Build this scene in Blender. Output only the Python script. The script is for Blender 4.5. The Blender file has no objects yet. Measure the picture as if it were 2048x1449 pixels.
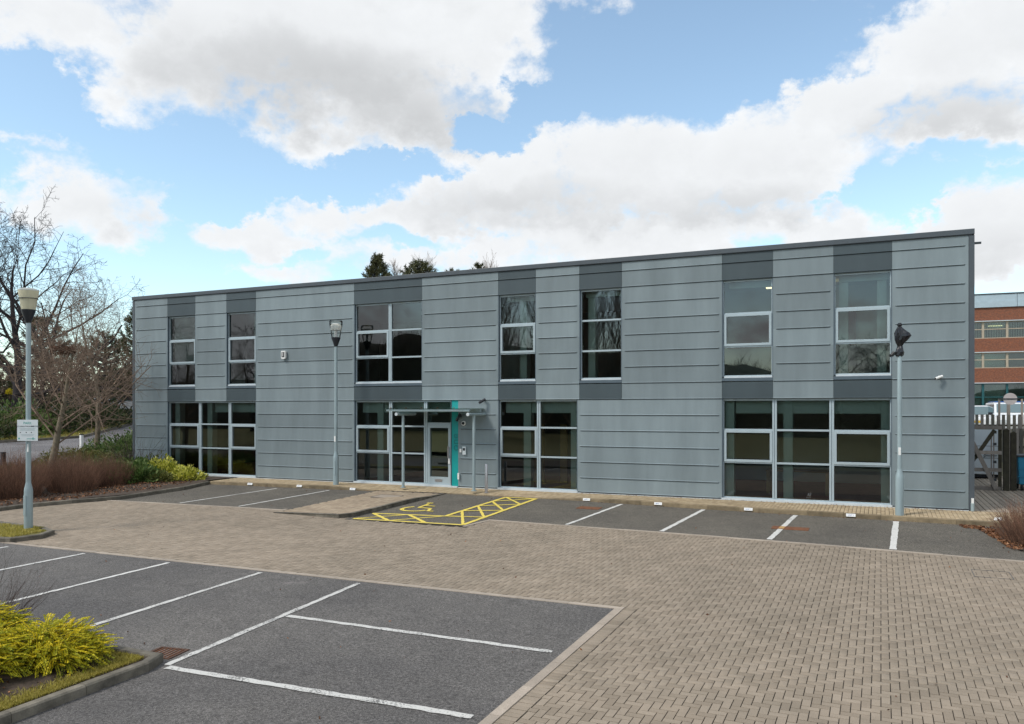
import bpy, math, random
import numpy as np
from mathutils import Vector, Matrix
R = math.radians
C = bpy.context.scene.collection
sc = bpy.context.scene
random.seed(7)

# ------------------------------------------------------------------ camera, sky, sun, exposure
cam_d = bpy.data.cameras.new('camera')
cam = bpy.data.objects.new('camera', cam_d); C.objects.link(cam)
cam.location = (0, -24.37, 2.652)
cam.rotation_euler = (R(90), 0, R(24.39))
cam_d.sensor_width = 36.0
cam_d.lens = 1600 / 2048 * 36
cam_d.shift_x = -12.5 / 2048
cam_d.shift_y = 94 / 2048
cam_d.clip_start = 0.1; cam_d.clip_end = 3000
sc.camera = cam

SUN_EL, SUN_AZ = 48.0, 218.0          # azimuth clockwise from +Y: behind the camera, to the left
world = bpy.data.worlds.new('World'); sc.world = world; world.use_nodes = True
def make_sky():
    nt = world.node_tree; N, L = nt.nodes, nt.links
    N.clear()
    def mth(op, a, b=None, c=None, clamp=False):
        n = N.new('ShaderNodeMath'); n.operation = op; n.use_clamp = clamp
        for i, v in enumerate((a, b, c)):
            if v is None: continue
            if isinstance(v, (int, float)): n.inputs[i].default_value = v
            else: L.new(v, n.inputs[i])
        return n.outputs[0]
    tc = N.new('ShaderNodeTexCoord')
    sep = N.new('ShaderNodeSeparateXYZ'); L.new(tc.outputs['Generated'], sep.inputs[0])
    az = mth('ARCTAN2', sep.outputs[0], sep.outputs[1])
    el = mth('ARCSINE', sep.outputs[2])
    def noise(scale, detail, rough, off=(0, 0, 0), zs=1.0):
        mp = N.new('ShaderNodeMapping'); mp.inputs['Location'].default_value = off; mp.inputs['Scale'].default_value = (1, 1, zs)
        L.new(tc.outputs['Generated'], mp.inputs[0])
        n = N.new('ShaderNodeTexNoise'); n.inputs['Scale'].default_value = scale; n.inputs['Detail'].default_value = detail
        n.inputs['Roughness'].default_value = rough; L.new(mp.outputs[0], n.inputs['Vector'])
        return n.outputs['Fac']
    warp = mth('SUBTRACT', noise(9, 3, .5, (3, 1, 2)), .5)
    warp2 = mth('SUBTRACT', noise(9, 3, .5, (7, 4, 9)), .5)
    azw = mth('MULTIPLY_ADD', warp, .07, az); elw = mth('MULTIPLY_ADD', warp2, .032, el)
    fb = noise(13, 10, .60, (0, 0, 0), 1.35)
    fb2 = noise(34, 9, .64, (5, 2, 1), 1.3)
    fb3 = noise(17, 9, .60, (8, 3, 6), 1.3)
    azw = mth('MULTIPLY_ADD', mth('SUBTRACT', fb2, .5), .07, mth('MULTIPLY_ADD', mth('SUBTRACT', fb3, .5), .16, azw))
    elw = mth('MULTIPLY_ADD', mth('SUBTRACT', fb2, .5), -.035, mth('MULTIPLY_ADD', mth('SUBTRACT', fb, .5), .08, elw))
    def blobs(tab, A, E, fall=.80):
        tot = None
        for a, e, ra, re, w in tab:
            u = mth('DIVIDE', mth('SUBTRACT', A, a), ra); v = mth('DIVIDE', mth('SUBTRACT', E, e), re)
            dd = mth('MULTIPLY_ADD', u, u, mth('MULTIPLY', v, v))
            k = mth('MULTIPLY', mth('SUBTRACT', 1.0, mth('MULTIPLY', dd, fall), clamp=True), w)
            tot = k if tot is None else mth('MAXIMUM', tot, k)
        return tot
    clouds = [(-0.68, 0.43, 0.325, 0.085, 1.2), (-0.621, 0.354, 0.18, 0.067, 1.1), (-0.836, 0.366, 0.131, 0.055, 0.9), (-0.461, 0.432, 0.118, 0.082, 1.1), (-0.974, 0.403, 0.109, 0.05, 1), (-0.572, 0.498, 0.422, 0.076, 1.2), (-0.924, 0.223, 0.096, 0.052, 1), (-0.958, 0.283, 0.056, 0.022, 0.8), (-0.842, 0.243, 0.047, 0.027, 0.5), (-0.287, 0.288, 0.226, 0.074, 1.25), (-0.436, 0.273, 0.187, 0.064, 1.1), (-0.138, 0.285, 0.161, 0.066, 1.2), (-0.554, 0.239, 0.117, 0.041, 1), (-0.744, 0.204, 0.096, 0.027, 1), (-0.657, 0.226, 0.083, 0.032, 0.9), (-0.709, 0.166, 0.098, 0.02, 0.7), (-0.293, 0.213, 0.341, 0.044, 1.2), (-0.511, 0.184, 0.235, 0.03, 0.8), (0.079, 0.37, 0.134, 0.071, 1.2), (-0.038, 0.341, 0.112, 0.044, 1.1), (0.143, 0.393, 0.098, 0.076, 1.2), (0.084, 0.298, 0.114, 0.037, 1), (-0.054, 0.396, 0.038, 0.03, 0.5), (0.098, 0.202, 0.122, 0.049, 1.15), (-0.033, 0.21, 0.08, 0.028, 1), (-0.011, 0.155, 0.157, 0.028, 1), (-0.144, 0.382, 0.023, 0.016, 0.3), (0.152, 0.221, 0.053, 0.03, 0.8), (0.12, 0.16, 0.10, 0.03, 1)]
    greys = [(-0.68, 0.375, 0.22, 0.060, 1.15), (-0.55, 0.345, 0.17, 0.040, 1.0), (-0.399, 0.244, 0.187, 0.035, 0.8), (-0.173, 0.239, 0.152, 0.029, 0.8), (0.069, 0.313, 0.126, 0.03, 0.8), (0.098, 0.171, 0.094, 0.032, 0.5), (-0.883, 0.215, 0.081, 0.027, 0.4), (-0.857, 0.416, 0.103, 0.028, 0.4)]
    dens = blobs(clouds, azw, elw)
    # beyond the part of the sky that the photograph shows the same broken cumulus goes on
    u = mth('DIVIDE', mth('SUBTRACT', az, -.43), .70); v = mth('DIVIDE', mth('SUBTRACT', el, .28), .30)
    outside = mth('SUBTRACT', mth('SQRT', mth('MULTIPLY_ADD', u, u, mth('MULTIPLY', v, v))), .95, clamp=True)
    outside = mth('MULTIPLY', outside, 6.0, clamp=True)
    low = mth('MULTIPLY', mth('SUBTRACT', noise(3.2, 3, .5, (2, 5, 3), 1.6), .36), 4.5, clamp=True)
    dens = mth('MAXIMUM', dens, mth('MULTIPLY', outside, low))
    clear = [(-0.987, 0.321, 0.058, 0.036, 1), (-0.872, 0.292, 0.066, 0.017, 0.8), (-0.715, 0.265, 0.149, 0.02, 1), (-0.542, 0.292, 0.074, 0.013, 0.9), (-0.448, 0.333, 0.044, 0.015, 0.9), (-0.386, 0.374, 0.037, 0.024, 0.9), (-0.788, 0.226, 0.049, 0.014, 0.8), (-0.238, 0.413, 0.151, 0.064, 1), (0.004, 0.233, 0.041, 0.023, 0.9), (0.098, 0.28, 0.035, 0.012, 0.8), (-0.529, 0.21, 0.056, 0.01, 0.6), (-0.883, 0.144, 0.121, 0.025, 0.8), (-0.269, 0.23, 0.037, 0.007, 0.4), (-0.692, 0.187, 0.035, 0.006, 0.4)]
    dens = mth('SUBTRACT', dens, mth('MULTIPLY', blobs(clear, azw, elw, .5), .95))
    d2 = mth('MULTIPLY_ADD', mth('SUBTRACT', fb, .5), 1.75, dens)
    d2 = mth('MULTIPLY_ADD', mth('SUBTRACT', fb2, .5), .75, d2)
    mr = N.new('ShaderNodeMapRange'); mr.interpolation_type = 'SMOOTHSTEP'
    mr.inputs['From Min'].default_value = .16; mr.inputs['From Max'].default_value = .86
    L.new(d2, mr.inputs['Value'])
    mask = mr.outputs[0]
    g = blobs(greys, azw, elw)
    g = mth('MAXIMUM', g, mth('MULTIPLY', mth('MULTIPLY', outside, .6), mth('MULTIPLY', mth('SUBTRACT', noise(4.5, 4, .5, (9, 1, 4), 1.5), .45), 5, clamp=True)))
    gm = N.new('ShaderNodeMapRange'); gm.interpolation_type = 'SMOOTHSTEP'
    gm.inputs['From Min'].default_value = 0.0; gm.inputs['From Max'].default_value = 1.3
    L.new(mth('MULTIPLY_ADD', mth('SUBTRACT', fb, .5), 1.0, g), gm.inputs['Value'])
    tex = mth('MULTIPLY_ADD', mth('SUBTRACT', fb2, .5), .5, mth('MULTIPLY', mth('SUBTRACT', fb, .5), .5))
    br = mth('SUBTRACT', mth('ADD', mth('MULTIPLY_ADD', gm.outputs[0], -.165, .565), mth('MULTIPLY', tex, .24)), mth('MULTIPLY', mth('MULTIPLY', mth('SUBTRACT', d2, .65), 1.0, clamp=True), .075))
    cc = N.new('ShaderNodeCombineColor')
    L.new(mth('MULTIPLY', br, .975), cc.inputs[0]); L.new(br, cc.inputs[1]); L.new(mth('MULTIPLY', br, 1.025), cc.inputs[2])
    sky = N.new('ShaderNodeTexSky'); sky.sky_type = 'NISHITA'; sky.sun_disc = False
    sky.sun_elevation = R(SUN_EL); sky.sun_rotation = R(SUN_AZ)
    sky.air_density = 1.0; sky.dust_density = 0.6; sky.ozone_density = 0.8; sky.altitude = 100
    b1 = N.new('ShaderNodeBackground'); b1.inputs['Strength'].default_value = SKY_STRENGTH
    tn = N.new('ShaderNodeMix'); tn.data_type = 'RGBA'; tn.blend_type = 'MULTIPLY'; tn.inputs[0].default_value = 1; tn.inputs[7].default_value = (.95, 1.04, .98, 1)
    L.new(sky.outputs[0], tn.inputs[6]); hs = N.new('ShaderNodeHueSaturation'); hs.inputs['Saturation'].default_value = .90; L.new(tn.outputs[2], hs.inputs['Color']); L.new(hs.outputs[0], b1.inputs['Color'])
    b2 = N.new('ShaderNodeBackground'); b2.inputs['Strength'].default_value = 1.0
    L.new(cc.outputs[0], b2.inputs['Color'])
    mx = N.new('ShaderNodeMixShader'); L.new(mask, mx.inputs[0]); L.new(b1.outputs[0], mx.inputs[1]); L.new(b2.outputs[0], mx.inputs[2])
    out = N.new('ShaderNodeOutputWorld'); L.new(mx.outputs[0], out.inputs['Surface'])
SKY_STRENGTH = 0.135
make_sky()
sun_d = bpy.data.lights.new('sun', 'SUN'); sun_d.energy = 1.5; sun_d.angle = R(12); sun_d.color = (1.0, .95, .87)
sun = bpy.data.objects.new('sun', sun_d); C.objects.link(sun)
a = R(SUN_AZ); e = R(SUN_EL)
sun.rotation_euler = Vector((math.sin(a) * math.cos(e), math.cos(a) * math.cos(e), math.sin(e))).to_track_quat('Z', 'Y').to_euler()
sc.view_settings.view_transform = 'Standard'; sc.view_settings.look = 'None'
sc.view_settings.exposure = 0.75; sc.view_settings.gamma = 1.0; sc.view_settings.use_curve_mapping = False
sc.cycles.max_bounces = 8; sc.cycles.transparent_max_bounces = 16

# ------------------------------------------------------------------ materials
def new_mat(name):
    m = bpy.data.materials.new(name); m.use_nodes = True
    nt = m.node_tree; nt.nodes.clear()
    out = nt.nodes.new('ShaderNodeOutputMaterial'); b = nt.nodes.new('ShaderNodeBsdfPrincipled')
    nt.links.new(b.outputs[0], out.inputs[0])
    return m, nt, b, out
def ramp(nt, fac, stops):
    r = nt.nodes.new('ShaderNodeValToRGB'); el = r.color_ramp.elements
    while len(el) < len(stops): el.new(.5)
    for i, (p, c) in enumerate(stops):
        el[i].position = p; el[i].color = (*c, 1) if len(c) == 3 else c
    nt.links.new(fac, r.inputs[0]); return r.outputs[0]
def noise_n(nt, scale, detail=3, rough=.5, coord='Object', vec=None, stretch=None):
    n = nt.nodes.new('ShaderNodeTexNoise'); n.inputs['Scale'].default_value = scale; n.inputs['Detail'].default_value = detail; n.inputs['Roughness'].default_value = rough
    if vec is None:
        t = nt.nodes.new('ShaderNodeTexCoord'); vec = t.outputs[coord]
    if stretch:
        mp = nt.nodes.new('ShaderNodeMapping'); mp.inputs['Scale'].default_value = stretch; nt.links.new(vec, mp.inputs[0]); vec = mp.outputs[0]
    nt.links.new(vec, n.inputs['Vector']); return n.outputs['Fac']
def world_pos(nt):
    return nt.nodes.new('ShaderNodeNewGeometry').outputs['Position']
def mixc(nt, fac, a, b, mode='MIX'):
    m = nt.nodes.new('ShaderNodeMix'); m.data_type = 'RGBA'; m.blend_type = mode
    for s, v in ((0, fac), (6, a), (7, b)):
        if isinstance(v, (int, float)): m.inputs[s].default_value = v
        elif isinstance(v, tuple): m.inputs[s].default_value = (*v, 1)
        else: nt.links.new(v, m.inputs[s])
    return m.outputs[2]
def bump(nt, b, h, strength=.3, dist=.01):
    n = nt.nodes.new('ShaderNodeBump'); n.inputs['Strength'].default_value = strength; n.inputs['Distance'].default_value = dist
    nt.links.new(h, n.inputs['Height']); nt.links.new(n.outputs[0], b.inputs['Normal'])
def mat(name, col, rough=.6, metal=0, var=.12, scale=3.0, fine=0, emit=None, spec=.5, tint=0.0, objvar=0.0, streak=False):
    """Painted / plain surface: base colour with mottling, optional per-face and per-object variation."""
    m, nt, b, out = new_mat(name)
    p = world_pos(nt)
    n = noise_n(nt, scale, 4, .6, vec=p, stretch=(1, 1, .18) if streak else None)
    c = ramp(nt, n, [(.25, tuple(x * (1 - var) for x in col)), (.75, tuple(min(1, x * (1 + var)) for x in col))])
    if fine:
        n2 = noise_n(nt, fine, 2, .6, vec=p)
        c = mixc(nt, .5, c, ramp(nt, n2, [(.3, (.35,) * 3), (.7, (.65,) * 3)]), 'OVERLAY')
    if tint:
        at = nt.nodes.new('ShaderNodeAttribute'); at.attribute_name = 'tint'
        c = mixc(nt, tint, c, ramp(nt, at.outputs['Fac'], [(0, (.1,) * 3), (1, (.9,) * 3)]), 'OVERLAY')
    if objvar:
        oi = nt.nodes.new('ShaderNodeObjectInfo')
        c = mixc(nt, objvar, c, ramp(nt, oi.outputs['Random'], [(0, (.1,) * 3), (1, (.9,) * 3)]), 'OVERLAY')
    nt.links.new(c, b.inputs['Base Color'])
    b.inputs['Roughness'].default_value = rough; b.inputs['Metallic'].default_value = metal; b.inputs['Specular IOR Level'].default_value = spec
    if fine: bump(nt, b, noise_n(nt, fine, 2, .6, vec=p), .25, .004)
    if emit:
        b.inputs['Emission Color'].default_value = (*emit[0], 1); b.inputs['Emission Strength'].default_value = emit[1]
    return m
M = {}
def asphalt(name, base, warm):
    m, nt, b, out = new_mat(name); p = world_pos(nt)
    big = noise_n(nt, .35, 5, .6, vec=p); mid = noise_n(nt, 3.2, 5, .65, vec=p)
    fine = noise_n(nt, 95, 3, .75, vec=p); spk = noise_n(nt, 60, 2, .5, vec=p)
    c = ramp(nt, fine, [(.30, tuple(x * .35 for x in base)), (.5, base), (.70, tuple(min(1, x * 2.1) for x in base))])
    coarse = noise_n(nt, 26, 5, .95, vec=p)
    c = mixc(nt, .6, c, ramp(nt, coarse, [(.40, (.04,) * 3), (.60, (.96,) * 3)]), 'OVERLAY')
    c = mixc(nt, .55, c, ramp(nt, big, [(.3, (.30, .30, .31)), (.7, (.68, .67, .64))]), 'OVERLAY')
    c = mixc(nt, .5, c, ramp(nt, mid, [(.3, (.40,) * 3), (.7, (.6,) * 3)]), 'OVERLAY')
    # a dusty pale spill with a ragged edge
    sp = nt.nodes.new('ShaderNodeVectorMath'); sp.operation = 'SUBTRACT'; nt.links.new(p, sp.inputs[0]); sp.inputs[1].default_value = (-9.85, -12.75, -.53)
    sc_ = nt.nodes.new('ShaderNodeVectorMath'); sc_.operation = 'MULTIPLY'; nt.links.new(sp.outputs[0], sc_.inputs[0]); sc_.inputs[1].default_value = (1.0, 1.5, 0)
    ln = nt.nodes.new('ShaderNodeVectorMath'); ln.operation = 'LENGTH'; nt.links.new(sc_.outputs[0], ln.inputs[0])
    ad = nt.nodes.new('ShaderNodeMath'); ad.operation = 'MULTIPLY_ADD'; nt.links.new(mid, ad.inputs[0]); ad.inputs[1].default_value = 1.6; nt.links.new(ln.outputs['Value'], ad.inputs[2])
    c = mixc(nt, ramp(nt, ad.outputs[0], [(.70, (.42,) * 3), (1.0, (0, 0, 0))]), c, (.34, .30, .29))
    oil = noise_n(nt, .9, 3, .5, vec=p, stretch=(1.3, 1, 1))
    c = mixc(nt, ramp(nt, oil, [(.66, (0, 0, 0)), (.78, (.45,) * 3)]), c, tuple(x * .45 for x in base))
    c = mixc(nt, ramp(nt, spk, [(.69, (0, 0, 0)), (.75, (1, 1, 1))]), c, warm)
    nt.links.new(c, b.inputs['Base Color']); b.inputs['Roughness'].default_value = .88; b.inputs['Specular IOR Level'].default_value = .3
    bump(nt, b, fine, .55, .006)
    return m
M['asphalt'] = asphalt('asphalt', (.108, .102, .098), (.30, .28, .24))
M['asphalt_far'] = asphalt('asphalt_far', (.112, .102, .087), (.26, .23, .19))
M['road'] = asphalt('road', (.15, .145, .15), (.3, .29, .28))
def paver_mat(name, c1, c2, c3, use_tint):
    m, nt, b, out = new_mat(name); p = world_pos(nt)
    if use_tint:
        at = nt.nodes.new('ShaderNodeAttribute'); at.attribute_name = 'tint'; f = at.outputs['Fac']
    else:
        f = nt.nodes.new('ShaderNodeObjectInfo').outputs['Random']
    c = ramp(nt, f, [(0, c1), (.5, c2), (1, c3)])
    big = noise_n(nt, .22, 5, .6, vec=p)
    c = mixc(nt, .5, c, ramp(nt, big, [(.3, (.38, .38, .37)), (.7, (.60, .585, .57))]), 'OVERLAY')
    mid = noise_n(nt, 1.6, 5, .65, vec=p)
    c = mixc(nt, .45, c, ramp(nt, mid, [(.28, (.33, .34, .33)), (.72, (.63, .62, .61))]), 'OVERLAY')
    fine = noise_n(nt, 130, 3, .7, vec=p)
    c = mixc(nt, .5, c, ramp(nt, fine, [(.3, (.3,) * 3), (.7, (.7,) * 3)]), 'OVERLAY')
    white = noise_n(nt, 5, 6, .8, vec=p)
    c = mixc(nt, ramp(nt, white, [(.70, (0, 0, 0)), (.80, (.55,) * 3)]), c, (.50, .48, .46))
    nt.links.new(c, b.inputs['Base Color']); b.inputs['Roughness'].default_value = .9; b.inputs['Specular IOR Level'].default_value = .25
    bump(nt, b, fine, .35, .003)
    return m
PV = ((.242, .200, .156), (.278, .231, .182), (.308, .257, .204))
M['paver'] = paver_mat('paver', *PV, True)
M['paver_single'] = paver_mat('paver_single', *PV, False)
PW = ((.33, .255, .165), (.40, .315, .205), (.45, .36, .245))
M['walk'] = paver_mat('pavement_block', *PW, True)
M['joint'] = mat('joint_sand', (.045, .038, .03), .95, var=.3, scale=8)
M['edging'] = mat('concrete_edging', (.35, .295, .24), .9, var=.12, scale=4, fine=60, objvar=.15)
M['kerb'] = mat('kerb_concrete', (.128, .114, .090), .9, var=.55, scale=4, fine=70, objvar=.3)
M['kerb_brown'] = mat('kerb_mossy', (.20, .155, .095), .9, var=.35, scale=5, fine=70, objvar=.25)
M['soil'] = mat('soil', (.060, .042, .030), .95, var=.5, scale=9, fine=40)
M['grass'] = mat('grass_ground', (.16, .145, .045), .95, var=.35, scale=6, fine=50)
M['ground'] = mat('ground_earth', (.11, .10, .06), .95, var=.3, scale=.8, fine=12)
def paint_mat(name, col, under, thr):
    m, nt, b, out = new_mat(name); p = world_pos(nt)
    n = noise_n(nt, 38, 4, .7, vec=p); n2 = noise_n(nt, 2.2, 4, .6, vec=p)
    mm = nt.nodes.new('ShaderNodeMath'); mm.operation = 'MULTIPLY_ADD'; nt.links.new(n2, mm.inputs[0]); mm.inputs[1].default_value = .75; nt.links.new(n, mm.inputs[2])
    f = ramp(nt, mm.outputs[0], [(thr, (0, 0, 0)), (thr + .12, (1, 1, 1))])
    c = mixc(nt, f, under, ramp(nt, n, [(.3, tuple(x * .82 for x in col)), (.7, col)]))
    nt.links.new(c, b.inputs['Base Color']); b.inputs['Roughness'].default_value = .75
    bump(nt, b, n, .3, .004)
    return m
M['line_white'] = paint_mat('white_road_paint', (.66, .65, .62), (.13, .125, .12), .66)
M['line_worn'] = paint_mat('worn_white_road_paint', (.60, .59, .56), (.14, .135, .13), .73)
M['line_yellow'] = paint_mat('yellow_road_paint', (.80, .63, .12), (.15, .14, .11), .56)
M['rust'] = mat('rust', (.165, .065, .028), .9, var=.4, scale=9, fine=60)
M['rust_dark'] = mat('dark_rust', (.085, .042, .026), .9, var=.4, scale=9, fine=60)
M['rust_paint'] = mat('rusty_paint', (.45, .27, .10), .8, var=.3, scale=9)
CL = (.196, .239, .256)
M['clad'] = mat('grey_coated_metal', CL, .42, 0.0, var=.17, scale=1.5, objvar=.16, streak=True)
_nt = M['clad'].node_tree; bump(_nt, _nt.nodes['Principled BSDF'], noise_n(_nt, 1.6, 2, .5, vec=world_pos(_nt)), .25, .02)
M['clad_dark'] = mat('charcoal_coated_metal', (.052, .072, .082), .45, 0.0, var=.12, scale=1.5, objvar=.07, streak=True)
M['trim'] = mat('dark_flashing', (.068, .082, .096), .45, var=.1)
M['reveal'] = mat('reveal_flashing', (.085, .115, .14), .45, var=.1)
M['frame'] = mat('silver_frame', (.40, .475, .51), .38, .15, var=.06)
M['sill'] = mat('pale_sill', (.55, .60, .63), .5, var=.1)
M['black'] = mat('black_plastic', (.014, .016, .022), .4, var=.1)
M['dark'] = mat('dark_metal', (.035, .04, .045), .5, var=.15)
M['white'] = mat('white_plastic', (.78, .78, .76), .45, var=.04)
M['offwhite'] = mat('offwhite_panel', (.62, .67, .69), .5, var=.05)
M['galv'] = mat('galvanised_steel', (.33, .41, .43), .45, .25, var=.14, scale=6, streak=True)
M['steel'] = mat('stainless_steel', (.56, .54, .56), .28, .85, var=.06)
M['teal'] = mat('teal_panel', (.004, .30, .29), .4, var=.06)
M['teal_dark'] = mat('teal_lettering', (.004, .19, .185), .45, var=.05)
M['wood_wall'] = mat('oak_veneer', (.32, .19, .08), .6, var=.15, scale=2)
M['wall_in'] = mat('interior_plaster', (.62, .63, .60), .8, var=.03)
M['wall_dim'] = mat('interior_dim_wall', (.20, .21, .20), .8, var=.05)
M['carpet'] = mat('carpet', (.24, .05, .09), .95, var=.2, fine=40)
M['ceil'] = mat('ceiling_tiles', (.55, .57, .55), .9, var=.03)
M['blind'] = mat('pale_blind', (.60, .66, .62), .8, var=.03)
M['lamp_on'] = mat('lit_lamp', (.9, .8, .5), .5, emit=((1, .82, .45), 1.6))
M['timber'] = mat('weathered_timber', (.27, .235, .205), .85, var=.25, scale=5, fine=50, objvar=.3, streak=True)
M['timber_dark'] = mat('mossy_timber', (.055, .048, .030), .9, var=.35, scale=6, fine=50, objvar=.3)
M['timber_mid'] = mat('grey_green_timber', (.15, .14, .115), .9, var=.3, scale=6, fine=50, objvar=.35, streak=True)
M['deck'] = mat('deck_board', (.31, .26, .20), .88, var=.2, scale=4, fine=50, objvar=.3)
M['bin_blue'] = mat('blue_bin', (.012, .20, .34), .5, var=.1)
M['rubber'] = mat('rubber', (.02, .02, .02), .8, var=.1)
M['car_white'] = mat('white_car_paint', (.72, .74, .76), .25, var=.02)
M['car_blue'] = mat('blue_car_paint', (.02, .09, .30), .25, var=.02)
M['car_silver'] = mat('silver_car_paint', (.45, .47, .5), .3, .4, var=.02)
M['car_dark'] = mat('dark_car_paint', (.05, .055, .07), .3, var=.02)
M['car_glass'] = mat('car_glass', (.10, .16, .18), .08, var=.05, spec=.8)
M['plate_yellow'] = mat('yellow_plate', (.7, .45, .05), .5, var=.03)
M['red_light'] = mat('red_light', (.42, .01, .05), .3, var=.05)
M['bark_oak'] = mat('oak_bark', (.040, .034, .036), .95, var=.3, scale=4)
M['bark'] = mat('young_bark', (.20, .165, .115), .9, var=.35, scale=8, fine=40)
M['twig'] = mat('twig_bark', (.22, .155, .112), .9, var=.35, scale=3)
M['twig_brown'] = mat('brown_stems', (.185, .098, .062), .9, var=.4, scale=5, tint=.8)
M['twig_dark'] = mat('dark_stems', (.085, .06, .055), .9, var=.4, scale=5, tint=.6)
def leaf_mat(name, c1, c2, c3, trans=.25):
    m, nt, b, out = new_mat(name)
    at = nt.nodes.new('ShaderNodeAttribute'); at.attribute_name = 'tint'
    c = ramp(nt, at.outputs['Fac'], [(0, c1), (.5, c2), (1, c3)])
    nt.links.new(c, b.inputs['Base Color']); b.inputs['Roughness'].default_value = .55; b.inputs['Specular IOR Level'].default_value = .3
    t = nt.nodes.new('ShaderNodeBsdfTranslucent'); nt.links.new(c, t.inputs['Color'])
    mx = nt.nodes.new('ShaderNodeMixShader'); mx.inputs[0].default_value = trans
    nt.links.new(b.outputs[0], mx.inputs[1]); nt.links.new(t.outputs[0], mx.inputs[2]); nt.links.new(mx.outputs[0], out.inputs[0])
    return m
M['leaf_gold'] = leaf_mat('golden_leaves', (.15, .21, .014), (.55, .50, .025), (.86, .68, .035))
M['leaf_green'] = leaf_mat('green_leaves', (.040, .085, .018), (.11, .18, .045), (.23, .29, .10))
M['leaf_dark'] = leaf_mat('dark_evergreen_leaves', (.020, .038, .014), (.052, .075, .028), (.11, .125, .045))
M['leaf_yellow'] = leaf_mat('yellow_variegated_leaves', (.16, .20, .02), (.56, .55, .07), (.80, .76, .22))
M['leaf_olive'] = leaf_mat('olive_leaves', (.06, .075, .02), (.13, .145, .035), (.22, .21, .06))
M['leaf_litter'] = leaf_mat('fallen_leaves', (.05, .022, .012), (.16, .065, .028), (.34, .17, .085), .05)
M['leaf_bloom'] = leaf_mat('yellow_blossom', (.45, .38, .02), (.72, .60, .03), (.8, .7, .08))
M['blade'] = leaf_mat('grass_blades', (.20, .18, .03), (.42, .36, .07), (.54, .45, .13))
M['needle'] = leaf_mat('pine_needles', (.036, .044, .020), (.085, .095, .040), (.16, .15, .07), .1)
def glass_mat(name, tintc, ior, rough=0.0):
    m, nt, b, out = new_mat(name); nt.nodes.remove(b)
    fr = nt.nodes.new('ShaderNodeFresnel'); fr.inputs[0].default_value = ior
    tr = nt.nodes.new('ShaderNodeBsdfTransparent'); tr.inputs[0].default_value = (*tintc, 1)
    gl = nt.nodes.new('ShaderNodeBsdfGlossy'); gl.inputs['Roughness'].default_value = rough; gl.inputs['Color'].default_value = (.92, .95, .97, 1)
    bp = nt.nodes.new('ShaderNodeBump'); bp.inputs['Strength'].default_value = .016; bp.inputs['Distance'].default_value = .02
    n = noise_n(nt, 1.1, 2, .5, vec=world_pos(nt)); nt.links.new(n, bp.inputs['Height']); nt.links.new(bp.outputs[0], gl.inputs['Normal'])
    mx = nt.nodes.new('ShaderNodeMixShader'); nt.links.new(fr.outputs[0], mx.inputs[0]); nt.links.new(tr.outputs[0], mx.inputs[1]); nt.links.new(gl.outputs[0], mx.inputs[2])
    nt.links.new(mx.outputs[0], out.inputs[0]); return m
M['glass'] = glass_mat('window_glass', (.68, .78, .74), 1.85)
M['glass_canopy'] = glass_mat('canopy_glass', (.70, .80, .76), 1.6, .1)
M['lamp_clear'] = glass_mat('clear_diffuser', (.97, .97, .95), 1.3, .05)
def frosted(name, col):
    m, nt, b, out = new_mat(name); b.inputs['Base Color'].default_value = (*col, 1); b.inputs['Roughness'].default_value = .3
    t = nt.nodes.new('ShaderNodeBsdfTranslucent'); t.inputs[0].default_value = (*col, 1)
    mx = nt.nodes.new('ShaderNodeMixShader'); mx.inputs[0].default_value = .5
    nt.links.new(b.outputs[0], mx.inputs[1]); nt.links.new(t.outputs[0], mx.inputs[2]); nt.links.new(mx.outputs[0], out.inputs[0]); return m
M['lamp_yellowed'] = frosted('yellowed_diffuser', (.86, .82, .64))
M['lamp_cap'] = frosted('pale_lamp_lid', (.72, .74, .72))
M['bag'] = mat('black_bin_bag', (.012, .013, .017), .22, var=.2, scale=12)
def brick_mat():
    m, nt, b, out = new_mat('red_brick'); t = nt.nodes.new('ShaderNodeTexCoord')
    br = nt.nodes.new('ShaderNodeTexBrick'); br.inputs['Scale'].default_value = 4.4
    br.inputs['Color1'].default_value = (.30, .085, .035, 1); br.inputs['Color2'].default_value = (.17, .055, .035, 1); br.inputs['Mortar'].default_value = (.20, .13, .09, 1)
    br.inputs['Mortar Size'].default_value = .03
    mp = nt.nodes.new('ShaderNodeMapping'); mp.inputs['Rotation'].default_value = (R(90), 0, 0); nt.links.new(t.outputs['Object'], mp.inputs[0]); nt.links.new(mp.outputs[0], br.inputs['Vector'])
    n = noise_n(nt, 6, 5, .7)
    c = mixc(nt, .7, br.outputs[0], ramp(nt, n, [(.3, (.3,) * 3), (.7, (.7,) * 3)]), 'OVERLAY')
    nt.links.new(c, b.inputs['Base Color']); b.inputs['Roughness'].default_value = .9; return m
M['brick'] = brick_mat()

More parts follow.
